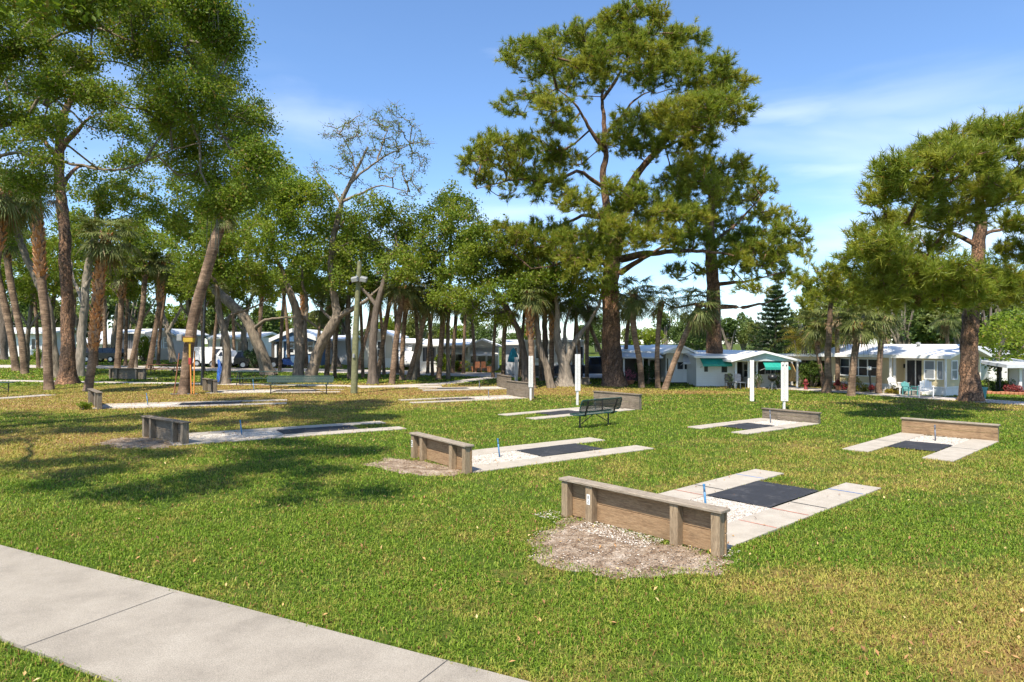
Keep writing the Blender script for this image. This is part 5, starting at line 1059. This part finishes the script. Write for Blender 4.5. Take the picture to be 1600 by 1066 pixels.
O((421, 586), [[(421, 586, 25), (405, 545, 21), (390, 505, 19), (365, 478, 18), (338, 455, 17), (330, 430, 14), (338, 395, 11), (352, 360, 8)], [(332, 440, 9), (310, 410, 8, 1), (300, 375, 5, 1)], [(395, 515, 9), (420, 500, 7, -1), (470, 495, 5, -1)], [(345, 375, 7), (400, 350, 5, -1), (440, 330, 3, -1)]],
  [(355, 330, 56, 36), (400, 290, 50, 36), (310, 350, 48, 32), (430, 340, 40, 26), (300, 300, 44, 34), (395, 380, 42, 22), (410, 240, 26, 24), (440, 280, 36, 26), (265, 330, 34, 30)], 'thick oak leaning left in a sweeping curve behind the picnic table', bark='oakbark')
O((466, 596), [[(466, 596, 21), (470, 545, 18), (464, 490, 15), (455, 460, 13), (440, 425, 10), (428, 395, 6)], [(470, 540, 11), (478, 480, 9, 1), (474, 430, 7, 1), (478, 380, 4, 1)], [(462, 490, 7), (495, 510, 5, 1), (505, 540, 3, 1)]],
  [(425, 375, 50, 34), (475, 330, 50, 36), (440, 310, 40, 30), (480, 390, 40, 28), (455, 290, 40, 26), (410, 420, 36, 22), (500, 300, 30, 24), (470, 440, 34, 20)], 'left upright stem of the twin oaks behind the long bench', leafmat='oakleaf2')
tree('bare', (484, 597), [[(484, 597, 24), (495, 550, 20), (515, 515, 19), (526, 490, 16), (520, 450, 13), (517, 410, 12), (522, 370, 11), (531, 335, 10), (538, 305, 8), (550, 280, 7), (562, 255, 5), (575, 230, 4)],
    [(522, 500, 14), (545, 488, 12), (575, 470, 9, -1), (600, 440, 6, -1)], [(534, 320, 6), (512, 290, 5, .5), (492, 262, 3, 1)], [(545, 288, 6), (585, 255, 5, 0), (610, 240, 4, 0), (640, 225, 3, 0)], [(535, 315, 6), (575, 300, 5, -1), (600, 290, 4, -1), (640, 300, 3, -1)], [(522, 365, 5), (545, 345, 4, 1), (575, 330, 3, 1)], [(556, 265, 4), (545, 230, 3), (530, 205, 2)], [(520, 500, 7), (500, 475, 5, 1), (480, 460, 3, 1)], [(590, 252, 4), (600, 215, 3, 1), (610, 190, 2, 1)], [(520, 395, 7), (532, 385, 6), (548, 370, 4)]],
    [(530, 215, 34, 22), (575, 195, 36, 22), (615, 185, 34, 20), (640, 220, 34, 24), (600, 230, 40, 24), (655, 255, 22, 20), (620, 270, 36, 18), (555, 240, 30, 20), (495, 265, 18, 12), (640, 300, 24, 12), (570, 300, 24, 14), (540, 265, 24, 16)],
    'nearly leafless oak with a spreading twiggy crown against the sky', dens=1.15, per=16, tip=.022, leaf=.13, sig=.2, leafmat='oakleaf', bark='oakbark')
O((583, 600), [[(583, 600, 18), (584, 540, 16), (590, 490, 14), (600, 440, 11), (608, 400, 7)], [(590, 480, 9), (560, 440, 6, 1), (545, 410, 4, 1)]], [(600, 370, 54, 36), (560, 400, 50, 32), (640, 350, 40, 34), (620, 420, 50, 26), (575, 330, 44, 30), (540, 440, 34, 26), (655, 385, 34, 26)], 'straight dark oak trunk right of the floodlight pole', bark='darkbark')
O((548, 592), [[(548, 592, 11), (546, 540, 10), (545, 490, 9), (550, 430, 7)], [(546, 530, 6), (530, 490, 4, .5), (520, 470, 3)]], [(550, 395, 46, 34), (520, 420, 40, 30), (575, 450, 40, 22), (525, 360, 36, 24)], 'dark oak directly behind the floodlight pole', bark='darkbark', leafmat='oakleaf2')
O((532, 575), [[(532, 575, 8), (520, 545, 7), (508, 520, 6), (500, 490, 4)]], [(500, 450, 40, 24), (470, 420, 30, 22)], 'thin oak leaning left between the leafless oak and the pole', bark='darkbark')
O((645, 594), [[(645, 594, 9), (655, 550, 9), (665, 500, 8), (680, 460, 7), (700, 430, 5)], [(660, 510, 6), (640, 470, 4), (630, 440, 3)]], [(700, 400, 46, 36), (665, 420, 40, 26), (720, 350, 36, 32), (640, 410, 34, 24), (690, 340, 36, 24)], 'thin oak leaning right behind the row of palms', bark='oakbark')
O((700, 592), [[(700, 592, 8), (702, 500, 7), (706, 420, 6), (706, 360, 5), (706, 320, 3)]], [(703, 305, 22, 22), (722, 325, 24, 16), (690, 325, 18, 16), (715, 365, 36, 18), (735, 390, 30, 20)], 'tall slender oak top rising above its neighbours', dens=1.0)
O((822, 602), [[(822, 602, 15), (820, 560, 13), (812, 520, 12), (798, 490, 11), (782, 468, 9), (765, 445, 6)], [(795, 485, 7), (770, 490, 5, -1), (740, 480, 3, -1)]], [(765, 420, 54, 30), (720, 440, 50, 26), (780, 455, 46, 20), (735, 400, 46, 28), (700, 465, 34, 18), (745, 480, 40, 16), (760, 370, 40, 30), (790, 390, 36, 24), (770, 500, 26, 12)], 'dark oak curving left behind the pair of white posts', bark='darkbark')
O((882, 603), [[(882, 603, 27), (882, 570, 22), (872, 530, 14), (873, 490, 9), (868, 450, 6), (872, 420, 4)], [(884, 570, 14), (895, 535, 13), (915, 505, 10), (935, 475, 8), (942, 440, 5), (950, 410, 3)], [(880, 550, 10), (885, 500, 7, 1), (900, 460, 5, 1)], [(874, 520, 8), (858, 480, 6, 1), (845, 455, 4, 1)]],
  [(860, 440, 40, 22), (830, 455, 36, 20), (905, 445, 34, 20), (935, 450, 28, 18), (875, 470, 30, 14)], 'pale many-stemmed oak left of the big pine', bark='palebark', flare=.9)
O((862, 606), [[(862, 606, 14), (853, 575, 12), (843, 545, 11), (838, 510, 10), (830, 475, 7)]], [(820, 450, 36, 22), (850, 430, 36, 20)], 'grey oak trunk leaning left beside the many-stemmed oak')
O((851, 594), [[(851, 594, 12), (853, 540, 11), (850, 490, 9), (846, 450, 6)]], [(845, 430, 36, 22), (810, 440, 30, 20)], 'dark upright oak stem right behind the leaning grey one', bark='darkbark')
O((6, 562), [[(6, 562, 13), (5, 510, 12), (2, 460, 11), (10, 400, 8)]], [(5, 380, 46, 34), (-30, 420, 40, 34), (40, 400, 40, 28), (30, 440, 34, 22)], 'dark oak at the left edge behind the first palms', bark='darkbark')
O((74, 573), [[(70, 573, 11), (74, 520, 10), (84, 470, 8), (90, 430, 6)], [(76, 510, 5), (50, 480, 4), (35, 450, 3)]], [(80, 400, 44, 30), (50, 430, 40, 26), (110, 430, 36, 26), (60, 460, 30, 16)], 'dark oak deep behind the rusty palm', bark='darkbark', leafmat='oakleaf2')
O((310, 572), [[(300, 572, 12), (305, 530, 10), (303, 490, 9), (290, 460, 6)]], [(285, 440, 40, 24), (315, 450, 36, 22), (330, 480, 26, 12)], 'oak trunk hidden behind the black lamp post', bark='darkbark')
O((385, 570), [[(383, 570, 12), (382, 530, 11), (386, 490, 8), (395, 460, 5)], [(384, 520, 6), (365, 500, 4), (350, 480, 3)]], [(390, 440, 44, 26), (360, 450, 36, 22), (430, 450, 36, 22), (400, 480, 30, 12)], 'pale knotty oak behind the picnic table', bark='palebark', moss=4)
O((175, 566), [[(174, 566, 10), (180, 520, 9), (186, 470, 7), (180, 430, 5)]], [(185, 420, 44, 26), (160, 440, 36, 22), (215, 440, 34, 24), (190, 460, 30, 14)], 'thin oak behind the booted palm', leafmat='oakleaf2', bark='palebark')
O((1180, 560), [[(1140, 588, 4), (1130, 560, 4), (1125, 530, 3), (1120, 510, 2)]], [(1085, 535, 34, 18), (1095, 515, 26, 14)], 'green garden tree behind the white gabled homes', Y=62, leafmat='farleaf')
O((1565, 585), [[(1560, 585, 8), (1562, 560, 7), (1568, 530, 6), (1575, 505, 4)]], [(1565, 520, 34, 20), (1600, 530, 34, 24), (1550, 555, 22, 22), (1590, 500, 34, 16), (1580, 560, 22, 12), (1620, 560, 34, 22)], 'broad-leaved tree right of the large spreading pine', Y=44, leaf=.2, leafmat='oakleaf2', per=40)
# filler of the grove further back
for k, (x, y, s) in enumerate([(40, 566, 1), (120, 560, 1.1), (210, 564, 1), (300, 562, 1.1), (345, 560, 1), (445, 566, 1.1), (520, 569, 1.1), (560, 572, 1), (625, 575, 1)]):
    if k in (5, 7, 8): continue
    y += 11; g = random.Random(k); O((x, y), [[(x, y, 10), (x + 4, y - 50, 8), (x + g.uniform(-14, 14), y - 100, 6), (x + g.uniform(-20, 20), y - 140, 4)], [(x + 3, y - 60, 6), (x + 26, y - 100, 4), (x + 40, y - 130, 3)], [(x + 2, y - 70, 5), (x - 20, y - 105, 4), (x - 36, y - 125, 3)]],
        [(x + g.uniform(-10, 10), y - 165 * s, 50, 30), (x - 35, y - 135, 36, 22), (x + 38, y - 140, 38, 24), (x + 5, y - 200 * s, 44, 26), (x - 10, y - 118, 30, 14)], ['leafy oak far back in the grove, %s' % q for q in ('behind the leftmost palms', 'behind the massive trunk', 'behind the slim leaning palm', 'behind the racked palm', 'above the parked white van', 'behind the twin oaks', 'behind the leafless oak', 'behind the floodlight pole', 'behind the thin right-hand palms')][k],
        leafmat=['oakleaf', 'oakleaf2'][k % 2], bark='palebark' if k % 2 else 'oakbark', per=55, group='oaks at the back of the grove')
for k, d in enumerate(T): make_tree(d, 100 + k)

PALMS = [((26, 580), [(18, 530), (8, 480), (-4, 430), (-14, 380)], 14, 'palm leaning left at the left edge, left one of two', .8, 1.0), ((39, 584), [(34, 530), (22, 470), (12, 410), (10, 365)], 13, 'palm leaning left at the left edge, right one of two', .8, 1.0),
    ((77, 609), [(74, 550), (72, 500), (64, 430), (60, 370), (55, 300)], 17, 'tall palm with rusty orange upper trunk at the left', .55, 1.0), ((137, 612), [(146, 550), (152, 480), (158, 420), (167, 370)], 16, 'palm trunk covered in criss-cross old frond bases', .25, 1.0),
    ((183, 576), [(187, 520), (190, 470), (193, 425)], 11, 'straight palm right of the booted palm', .7, .9), ((165, 563), [(164, 520), (163, 480), (165, 445)], 8, 'thin palm beside the parked black car', .85, .8),
    ((203, 577), [(214, 530), (223, 480), (228, 410)], 10, 'pale palm leaning right with rusty top', .85, .9), ((232, 576), [(240, 530), (250, 470), (252, 412)], 11, 'dark palm leaning right before the pink home', .6, .9),
    ((287, 616), [(293, 560), (302, 500), (318, 440), (334, 385), (350, 338)], 21, 'leaning palm that carries the yellow tool rack', .93, .5), ((1003, 606), [(1000, 570), (991, 520), (989, 480), (991, 460)], 12, 'palm with a bent trunk right of the big pine', .8, .9),
    ((1028, 607), [(1027, 560), (1029, 510), (1034, 472)], 10, 'straight palm between the bent and the leaning one', .85, .85), ((1038, 609), [(1052, 570), (1070, 525), (1084, 495), (1094, 475)], 12, 'palm leaning far right before the silver awning', .9, .85),
    ((612, 600), [(616, 560), (622, 510), (630, 450)], 12, 'palm standing left of the crossed thin trunks', .9, .9), ((628, 594), [(629, 550), (632, 500), (640, 450)], 10, 'palm right of its twin in the thin row', .9, .85), ((590, 592), [(596, 550), (604, 500), (612, 450)], 9, 'thin palm behind the straight dark oak', .9, .85),
    ((637, 594), [(650, 550), (661, 505), (668, 460)], 10, 'palm leaning right across another trunk', .85, .85), ((653, 590), [(653, 550), (651, 510), (648, 465)], 8, 'palm crossed by the right-leaning one', .9, .8), ((685, 593), [(689, 545), (692, 500), (695, 468)], 11, 'palm before the screened room of the white home', .85, .9),
    ((707, 583), [(709, 540), (712, 500), (713, 475)], 8, 'thin palm before the left white awning', .8, .8), ((786, 592), [(787, 560), (788, 520), (792, 480)], 9, 'mossy green palm trunk left of the turquoise umbrella', .9, .8), ((833, 607), [(831, 560), (828, 510), (828, 460)], 12, 'rusty palm right of the pair of white posts', .5, .9),
    ((917, 596), [(917, 560), (918, 520), (921, 480)], 8, 'thin palm before the navy pickup', .9, .75), ((955, 594), [(942, 560), (928, 525), (915, 495), (905, 470)], 8, 'thin palm leaning left from behind the big pine', .85, .8), ((862, 600), [(862, 560), (863, 510), (866, 465)], 10, 'dark rusty palm among the oak stems', .5, .85),
    ((1330, 619), [(1333, 570), (1339, 530), (1340, 508)], 14, 'short stout palm before the beige window', .82, .75), ((1373, 615), [(1374, 570), (1377, 530), (1379, 490)], 11, 'slim palm right of the stout one before the beige home', .9, .8), ((1308, 608), [(1309, 570), (1308, 530), (1306, 490)], 9, 'pale palm between the slim pine and the beige window', .9, .75),
    ((1288, 606), [(1281, 570), (1277, 540), (1277, 505)], 9, 'rusty-topped palm behind the round bushy shrub', .7, .75), ((478, 575), [(476, 530), (474, 470), (474, 420)], 11, 'brown palm between the twin oak stems', .55, .9), ((560, 578), [(568, 540), (578, 500), (584, 460)], 9, 'pale palm leaning right behind the floodlight pole', .8, .85),
    ((402, 573), [(405, 530), (408, 480), (410, 450)], 8, 'thin pale palm in front of the black car', .8, .8), ((510, 592), [(512, 560), (513, 520), (515, 480)], 10, 'reddish palm trunk right of the leafless oak', .8, .8), ((974, 596), [(977, 560), (980, 520), (985, 475)], 8, 'slim palm half hidden by the big pine', .85, .8),
    ((1482, 590), [(1481, 560), (1480, 530), (1480, 500)], 7, 'palm rising behind the roof of the beige home', .8, .7)]
for i, (b_, pts, w, lb, bt, cs) in enumerate(PALMS): make_palm(i, b_, pts, w, lb, bt, None, cs)
BACK = [(150, 572, 160, 430), (196, 572, 200, 440), (247, 570, 262, 430), (318, 580, 312, 440), (333, 575, 345, 450), (366, 572, 362, 440), (437, 580, 446, 440), (452, 574, 440, 430), (495, 580, 506, 450), (523, 590, 530, 470), (567, 590, 562, 450), (600, 586, 590, 440),
    (621, 584, 616, 450), (668, 584, 680, 450), (676, 588, 668, 470), (724, 584, 728, 470), (742, 582, 736, 480), (770, 590, 776, 480), (812, 590, 822, 470), (845, 596, 838, 470), (896, 592, 902, 470), (908, 598, 898, 480), (60, 575, 52, 440), (98, 572, 110, 430), (112, 578, 118, 450)]
for i, (x0, y0, x1, y1) in enumerate(BACK): make_palm(100 + i, (x0, y0), [(x0 + (x1 - x0) * .2, y0 - (y0 - y1) * .35), (x0 + (x1 - x0) * .6, y0 - (y0 - y1) * .7), (x1, y1)], 6.6, 'slim palm trunk among the many at the back of the grove', .85, None, .55, 'slim palms at the back of the grove')
# the big fan crown hanging in at the left edge
make_palm(60, (-22, 622), [(-20, 540), (-10, 450), (0, 360), (12, 300)], 16, 'palm just left of the frame with long fans reaching in', .7, 3, 1.05)

# ------------------------------------------------------------------ garden plants
def bush(label, px, py, rx, ry, rz, n, ls, mat, seed, name='shrub', cat='shrub', group='garden shrubs', Y=None, trunk=0, lumps=9):
    b = G(px, py) if Y is None else np.array([XW(px, Y), Y, float(zg(Y))]); (v, f), (v2, f2) = bush_meshes(seed, rx, ry, rz, n, ls, lumps, trunk); t = thing(name, label, cat, b, 0, group)
    mk('foliage', v, f, M[mat], t); mk('stem', v2, f2, M['oakbark'], t, True); return t
bush('round bushy shrub right of the folded tan umbrella', 1268, 605, 1.05, .9, .95, 3600, .11, 'shrub', 1)
bush('yellow-green shrub before the beige window wall', 1335, 600, .8, .5, .6, 900, .1, 'areca', 2, Y=41.2); bush('low orange and green plant at the porch step', 1394, 612, .55, .4, .3, 700, .10, 'areca', 3, Y=39.6)
bush('dark leafy bush between the bent and straight palms', 1012, 600, .9, .7, .95, 2600, .12, 'norfolk', 4); bush('light green bush under the left white awning', 700, 580, 1.3, .8, .9, 2200, .16, 'oakleaf2', 5, Y=60.5); bush('small light bush right of the left awning palm', 716, 580, .9, .6, .55, 1000, .14, 'oakleaf2', 6, Y=60.2)
bush('dark hanging bush beside the black car in the shade', 400, 572, 1.3, 1.0, 1.2, 2600, .16, 'norfolk', 7, Y=66.0); bush('green bush beside the pale home with the screened porch', 226, 565, 1.6, 1.2, 1.9, 3000, .2, 'oakleaf2', 8, Y=80); bush('small shrub on the far lawn behind the rusty palm', 58, 560, 1.2, .9, .8, 1200, .18, 'oakleaf2', 9, Y=84)
for k, (x, lb, m) in enumerate([(1545, 'green shrub nearest the teal bin in the right bed', 'shrub'), (1556, 'dark low shrub left of the lantern post', 'norfolk'), (1570, 'green shrub right of the lantern post', 'shrub'), (1582, 'tall thin shrub before the slatted wall', 'shrub'), (1576, 'red flowering plant at the front of the right bed', 'petal_red'), (1590, 'red flowering plant at the foot of the carport post', 'petal_red')]):
    bush(lb, x, 612, .42, .35, .32 if m == 'petal_red' else .5, 600, .08, m, 20 + k, Y=41.5 - (1.6 if m == 'petal_red' else 0), group='plants in the right-hand bed')
for k, (x, lb, m) in enumerate([(1303, 'low dark plant at the foot of the beige wall', 'norfolk'), (1318, 'reddish plant before the beige wall', 'petal_red'), (1352, 'grey-green plant below the beige window', 'shrub'), (1366, 'small red plant at the slim palm foot', 'petal_red'), (1216, 'leafy plant beside the kettle grill', 'shrub'), (1185, 'leafy plant on the teal-awning porch', 'shrub'), (1140, 'dark plant right of the dark pine', 'norfolk')]):
    bush(lb, x, 612, .35, .3, .28 if x > 1250 else .6, 420, .08, m, 30 + k, Y=(43.0 - (x - 1300) * .032) if x > 1250 else 43.9, group='plants along the homes')
bush('tuft of green weeds at the grey backboard by the booted palm', 131, 638, .42, .35, .2, 500, .09, 'oakleaf2', 44, name='weed_tuft', cat='weeds', Y=30.2)
for k, (x, y) in enumerate([(878, 838), (905, 815), (1010, 835)]): pass
# areca palms: arching feathery fronds on ringed canes
def areca(label, px, py, Y, hgt, seed, mat='areca'):
    g = np.random.default_rng(seed); b = np.array([XW(px, Y), Y, float(zg(Y))]); t = thing('areca_palm', label, 'palm', b, 0, 'feathery palms by the beige home'); S = []; Q = []
    for c in range(5):
        a = g.uniform(0, 6.28); top = np.array([math.cos(a) * .45, math.sin(a) * .45, hgt * g.uniform(.45, .68)]); pth = catmull(np.array([[top[0] * .2, top[1] * .2, -.1, .05], [top[0] * .5, top[1] * .5, top[2] * .5, .045], [*top, .04]]), .4); S.append(tube(pth, 7, .03, g))
        for k in range(9):
            az = k * 2.4 + g.normal(0, .2); el = R(g.uniform(25, 85)); L = hgt * .42 * g.uniform(.8, 1.1); hd = np.array([math.cos(az), math.sin(az), 0]); s = np.array([-hd[1], hd[0], 0]); p = top.copy(); e = el
            for j in range(12):
                d = hd * math.cos(e) + np.array([0, 0, 1]) * math.sin(e); q = p + d * L / 12; Q.append([p - s * .01, p + s * .01, q + s * .008, q - s * .008])
                for sg in (-1, 1):
                    ll = L * .28 * math.sin(math.pi * (j + 1.5) / 14); tip = q + s * sg * ll * .8 + d * ll * .5 - np.array([0, 0, ll * .25]); w = d * .022; Q.append([q - w, q + w, (q + tip) / 2 + w, (q + tip) / 2 - w]); Q.append([(q + tip) / 2 - w, (q + tip) / 2 + w, tip + w * .1, tip - w * .1])
                p = q; e -= R(9)
    v, f = join(S); mk('stem', v, f, M['palebark'], t, True); Q = np.array(Q); mk('fronds', Q.reshape(-1, 3), np.arange(len(Q) * 4).reshape(-1, 4), M[mat], t)
areca('yellowish feathery palm behind the round bushy shrub', 1252, 600, 46, 5.2, 5); areca('feathery palm right of the yellowish one', 1282, 600, 47, 4.6, 6); areca('greener feathery palm deeper behind the carport', 1268, 600, 50, 5.6, 7, 'oakleaf2')
# Norfolk pine: whorls of drooping tiers
b = np.array([XW(1212, 60), 60., float(zg(60))]); t = thing('norfolk_pine', 'dark tiered conifer rising behind the teal-awning home', 'tree', b); g = np.random.default_rng(5); Hn = ZW(440, 60) - b[2]; v, f = tube(catmull(np.array([[0, 0, -.1, .18], [0, 0, Hn * .5, .11], [0.05, 0, Hn, .02]]), .4), 8, .03, g); mk('trunk', v, f, M['darkbark'], t, True); A, B, C, D = [], [], [], []
for k in range(17):
    z = Hn * (.12 + .86 * k / 17); r = 2.7 * (1 - (k / 17) ** 1.1) * g.uniform(.85, 1.1) + .25
    for m in range(6):
        az = m * 1.047 + k * .5 + g.normal(0, .1); hd = np.array([math.cos(az), math.sin(az), 0]); e = np.array([0, 0, z]) + hd * r + [0, 0, r * .12]; A.append([0, 0, z]); B.append(e)
        for q in np.linspace(.12, 1, 16):
            p = np.array([0, 0, z]) * (1 - q) + e * q; C.append(p); D.append(hd * .3 + [0, 0, .6])
A, B = np.array(A), np.array(B); v, f = segs(A, B, np.full(len(A), .04), np.full(len(A), .015), 4); mk('branches', v, f, M['darkbark'], t); C, D = np.array(C), np.array(D); v, f = tufts(C + g.normal(0, .04, C.shape), D, .26, .05, 22, g); mk('crown', v, f, M['norfolk'], t)
# trees on the skyline behind the homes
SK = [bush_meshes(70 + k, 3.2, 2.6, 2.2 + .5 * k, 3000, .42, 11, 1.6) for k in range(4)]; protos = []
sky = [(x, Y, s) for x, Y, s in [(570, 105, 1.0), (600, 100, 1.15), (625, 112, 1.2), (655, 104, 1.2), (680, 118, 1.25), (706, 106, 1.2), (735, 120, 1.2), (762, 110, 1.0), (795, 100, .9), (822, 112, .9), (915, 104, 1.0), (932, 112, 1.1), (985, 108, 1.0), (1012, 100, 1.1), (1040, 112, 1.15), (1066, 104, 1.1), (1092, 96, 1.1), (1112, 106, 1.1), (1140, 98, 1.15), (1162, 110, 1.2), (1186, 100, 1.05), (1232, 98, 1.1), (1255, 90, 1.2), (1282, 96, 1.3), (1310, 84, 1.2), (1345, 78, 1.3), (1380, 84, 1.35), (1412, 76, 1.3), (1445, 82, 1.4), (1475, 76, 1.3), (1500, 72, 1.2), (1545, 74, 1.2), (1590, 70, 1.3), (1630, 76, 1.3),
    (-40, 105, 1.6), (20, 112, 1.5), (70, 104, 1.5), (110, 112, 1.4), (150, 104, 1.4), (200, 110, 1.4), (245, 104, 1.3), (290, 108, 1.3), (330, 100, 1.3), (370, 108, 1.2), (410, 100, 1.2), (450, 106, 1.1), (490, 100, 1.1), (530, 106, 1.1)]]
for k, (x, Y, s) in enumerate(sky):
    m = k % 4; b = (XW(x, Y), Y, float(zg(Y)))
    if k < 4:
        t = thing('distant_tree', 'pale green tree on the skyline behind the row of homes', 'tree', b, 0, 'trees on the skyline behind the homes'); (v, f), (v2, f2) = SK[m]; mk('crown', v, f, M['farleaf' if m != 1 else 'oakleaf2'], t); mk('trunk', v2, f2, M['palebark'], t, True); protos.append(t)
    else: t = copy_tree(protos[m]); t.location = b
    s *= .74 if 560 < x < 1270 else 1; t.rotation_euler = (0, 0, k * 1.7); t.scale = (s, s, s * (1 + .18 * math.sin(k * 2.3)))
# fallen leaves under the trees
def litter():
    g = np.random.default_rng(21); pts = []
    for (cx, cy, rx, ry, n) in [(-20, 34, 18, 9, 9000), (-10, 22, 9, 6, 1500), (3, 39, 12, 5, 4000), (-3, 9, 5, 4, 260), (5, 14, 8, 5, 350), (7, 6.4, 4, 2, 300), (22, 32, 9, 3, 2200)]:
        a = g.uniform(0, 6.283, n); r = np.sqrt(g.random(n)); pts.append(np.c_[cx + np.cos(a) * r * rx, cy + np.sin(a) * r * ry, np.full(n, .05)])
    p = np.vstack(pts); ok = np.ones(len(p), bool)
    for q in KEEP[:1]: ok &= ~inside(np.asarray(q)[:, :2], p[:, 0], p[:, 1])
    p = p[ok]; p[:, 2] = zg(p[:, 1]) + g.uniform(.035, .06, len(p)); v, f = leaves(p, .06, g, 3.0, .5); tag(mk('fallen_leaves', v, f, M['litter']), 'dry brown leaves scattered over the grass', 'fallen leaves', None, 'stuff')
litter(); grass()

EL, AZ = 57.0, math.atan2(-.42, -.91)
sd = Vector((math.sin(AZ) * math.cos(R(EL)), math.cos(AZ) * math.cos(R(EL)), math.sin(R(EL))))
L = bpy.data.lights.new('sun', 'SUN'); L.energy = 5.0; L.angle = R(.6); L.color = (1, .91, .77); so = bpy.data.objects.new('sun', L); COL.objects.link(so); so.rotation_euler = (-sd).to_track_quat('-Z', 'Y').to_euler(); so.location = (0, 0, 60)
w = bpy.data.worlds.new('World'); SC.world = w; w.use_nodes = True; nt = w.node_tree; n = nt.nodes; l = nt.links; bg = n['Background']
sk = n.new('ShaderNodeTexSky'); sk.sky_type = 'NISHITA'; sk.sun_disc = False; sk.sun_elevation = R(EL); sk.sun_rotation = AZ % (2 * math.pi); sk.air_density = 1.0; sk.dust_density = .1; sk.ozone_density = 4.0; sk.altitude = 0
tc = n.new('ShaderNodeTexCoord')
def nd(t, **k):
    q = n.new(t)
    for a, b in k.items(): setattr(q, a, b)
    return q
sep = nd('ShaderNodeSeparateXYZ'); l.new(tc.outputs['Generated'], sep.inputs[0])
def mth(op, a, b=0., c=0.):
    q = nd('ShaderNodeMath', operation=op)
    for i, v in enumerate((a, b, c)):
        if isinstance(v, (int, float)): q.inputs[i].default_value = v
        else: l.new(v, q.inputs[i])
    return q.outputs[0]
zz = mth('ADD', mth('MAXIMUM', sep.outputs[2], 0.0), .12); cb = nd('ShaderNodeCombineXYZ'); l.new(mth('DIVIDE', sep.outputs[0], zz), cb.inputs[0]); l.new(mth('DIVIDE', sep.outputs[1], zz), cb.inputs[1])
mp = nd('ShaderNodeMapping'); l.new(cb.outputs[0], mp.inputs[0]); mp.inputs['Scale'].default_value = (.55, .9, 1); mp.inputs['Location'].default_value = (1.3, .4, 0); mp.inputs['Rotation'].default_value = (0, 0, .3)
nz = nd('ShaderNodeTexNoise'); l.new(mp.outputs[0], nz.inputs['Vector']); nz.inputs['Scale'].default_value = .9; nz.inputs['Detail'].default_value = 5; nz.inputs['Roughness'].default_value = .5; nz.inputs['Distortion'].default_value = .3
mr = nd('ShaderNodeMapRange'); mr.interpolation_type = 'SMOOTHSTEP'; l.new(nz.outputs['Fac'], mr.inputs[0]); mr.inputs[1].default_value = .46; mr.inputs[2].default_value = .80; mr.inputs[4].default_value = .55
def blob(px, py, rx, ry, wgt):                               # a soft cloud in one direction of the sky
    d = Vector(((px - 800) / F, 1, (YH - py) / F)); d.normalize(); s = nd('ShaderNodeVectorMath', operation='SUBTRACT'); l.new(tc.outputs['Generated'], s.inputs[0]); s.inputs[1].default_value = d
    m = nd('ShaderNodeMapping'); l.new(s.outputs[0], m.inputs[0]); m.inputs['Scale'].default_value = (F / rx, F / rx, F / ry); nn = nd('ShaderNodeTexNoise'); l.new(m.outputs[0], nn.inputs['Vector']); nn.inputs['Scale'].default_value = 1.6; nn.inputs['Detail'].default_value = 4
    le = nd('ShaderNodeVectorMath', operation='LENGTH'); l.new(m.outputs[0], le.inputs[0]); q = mth('ADD', le.outputs['Value'], mth('MULTIPLY', nn.outputs['Fac'], 1.2)); r = nd('ShaderNodeMapRange'); r.interpolation_type = 'SMOOTHSTEP'; l.new(q, r.inputs[0]); r.inputs[1].default_value = 1.5; r.inputs[2].default_value = .45; r.inputs[3].default_value = 0; r.inputs[4].default_value = wgt; return r.outputs[0]
fac = mr.outputs[0]
for a in [(1240, 178, 190, 36, .26), (1420, 165, 320, 60, .2), (1165, 508, 60, 22, .8), (470, 190, 160, 60, .2), (1330, 265, 160, 30, .25), (830, 85, 90, 16, .15)]: fac = mth('MAXIMUM', fac, blob(*a))
mx = nd('ShaderNodeMix', data_type='RGBA'); l.new(fac, mx.inputs[0]); tn = nd('ShaderNodeMix', data_type='RGBA', blend_type='MULTIPLY'); tn.inputs[0].default_value = 1; l.new(sk.outputs[0], tn.inputs[6]); tn.inputs[7].default_value = (.95, 1.05, 1.15, 1); l.new(tn.outputs[2], mx.inputs[6]); mx.inputs[7].default_value = (8.0, 8.3, 9.0, 1); l.new(mx.outputs[2], bg.inputs[0]); bg.inputs[1].default_value = .125
cam = bpy.data.cameras.new('camera'); co = bpy.data.objects.new('camera', cam); COL.objects.link(co); co.location = (0, 0, HC); co.rotation_euler = (R(90), 0, 0); cam.sensor_width = 36; cam.lens = F / 1600 * 36; cam.shift_y = (YH - 533) / 1600; cam.clip_end = 6000; cam.clip_start = .1; SC.camera = co
SC.view_settings.view_transform = 'Standard'; SC.view_settings.look = 'None'; SC.view_settings.exposure = 0.72; SC.view_settings.gamma = 1
SC.cycles.max_bounces = 6; SC.cycles.diffuse_bounces = 3; SC.cycles.transmission_bounces = 4; SC.cycles.use_denoising = True; SC.cycles.use_adaptive_sampling = True; SC.cycles.adaptive_threshold = .02
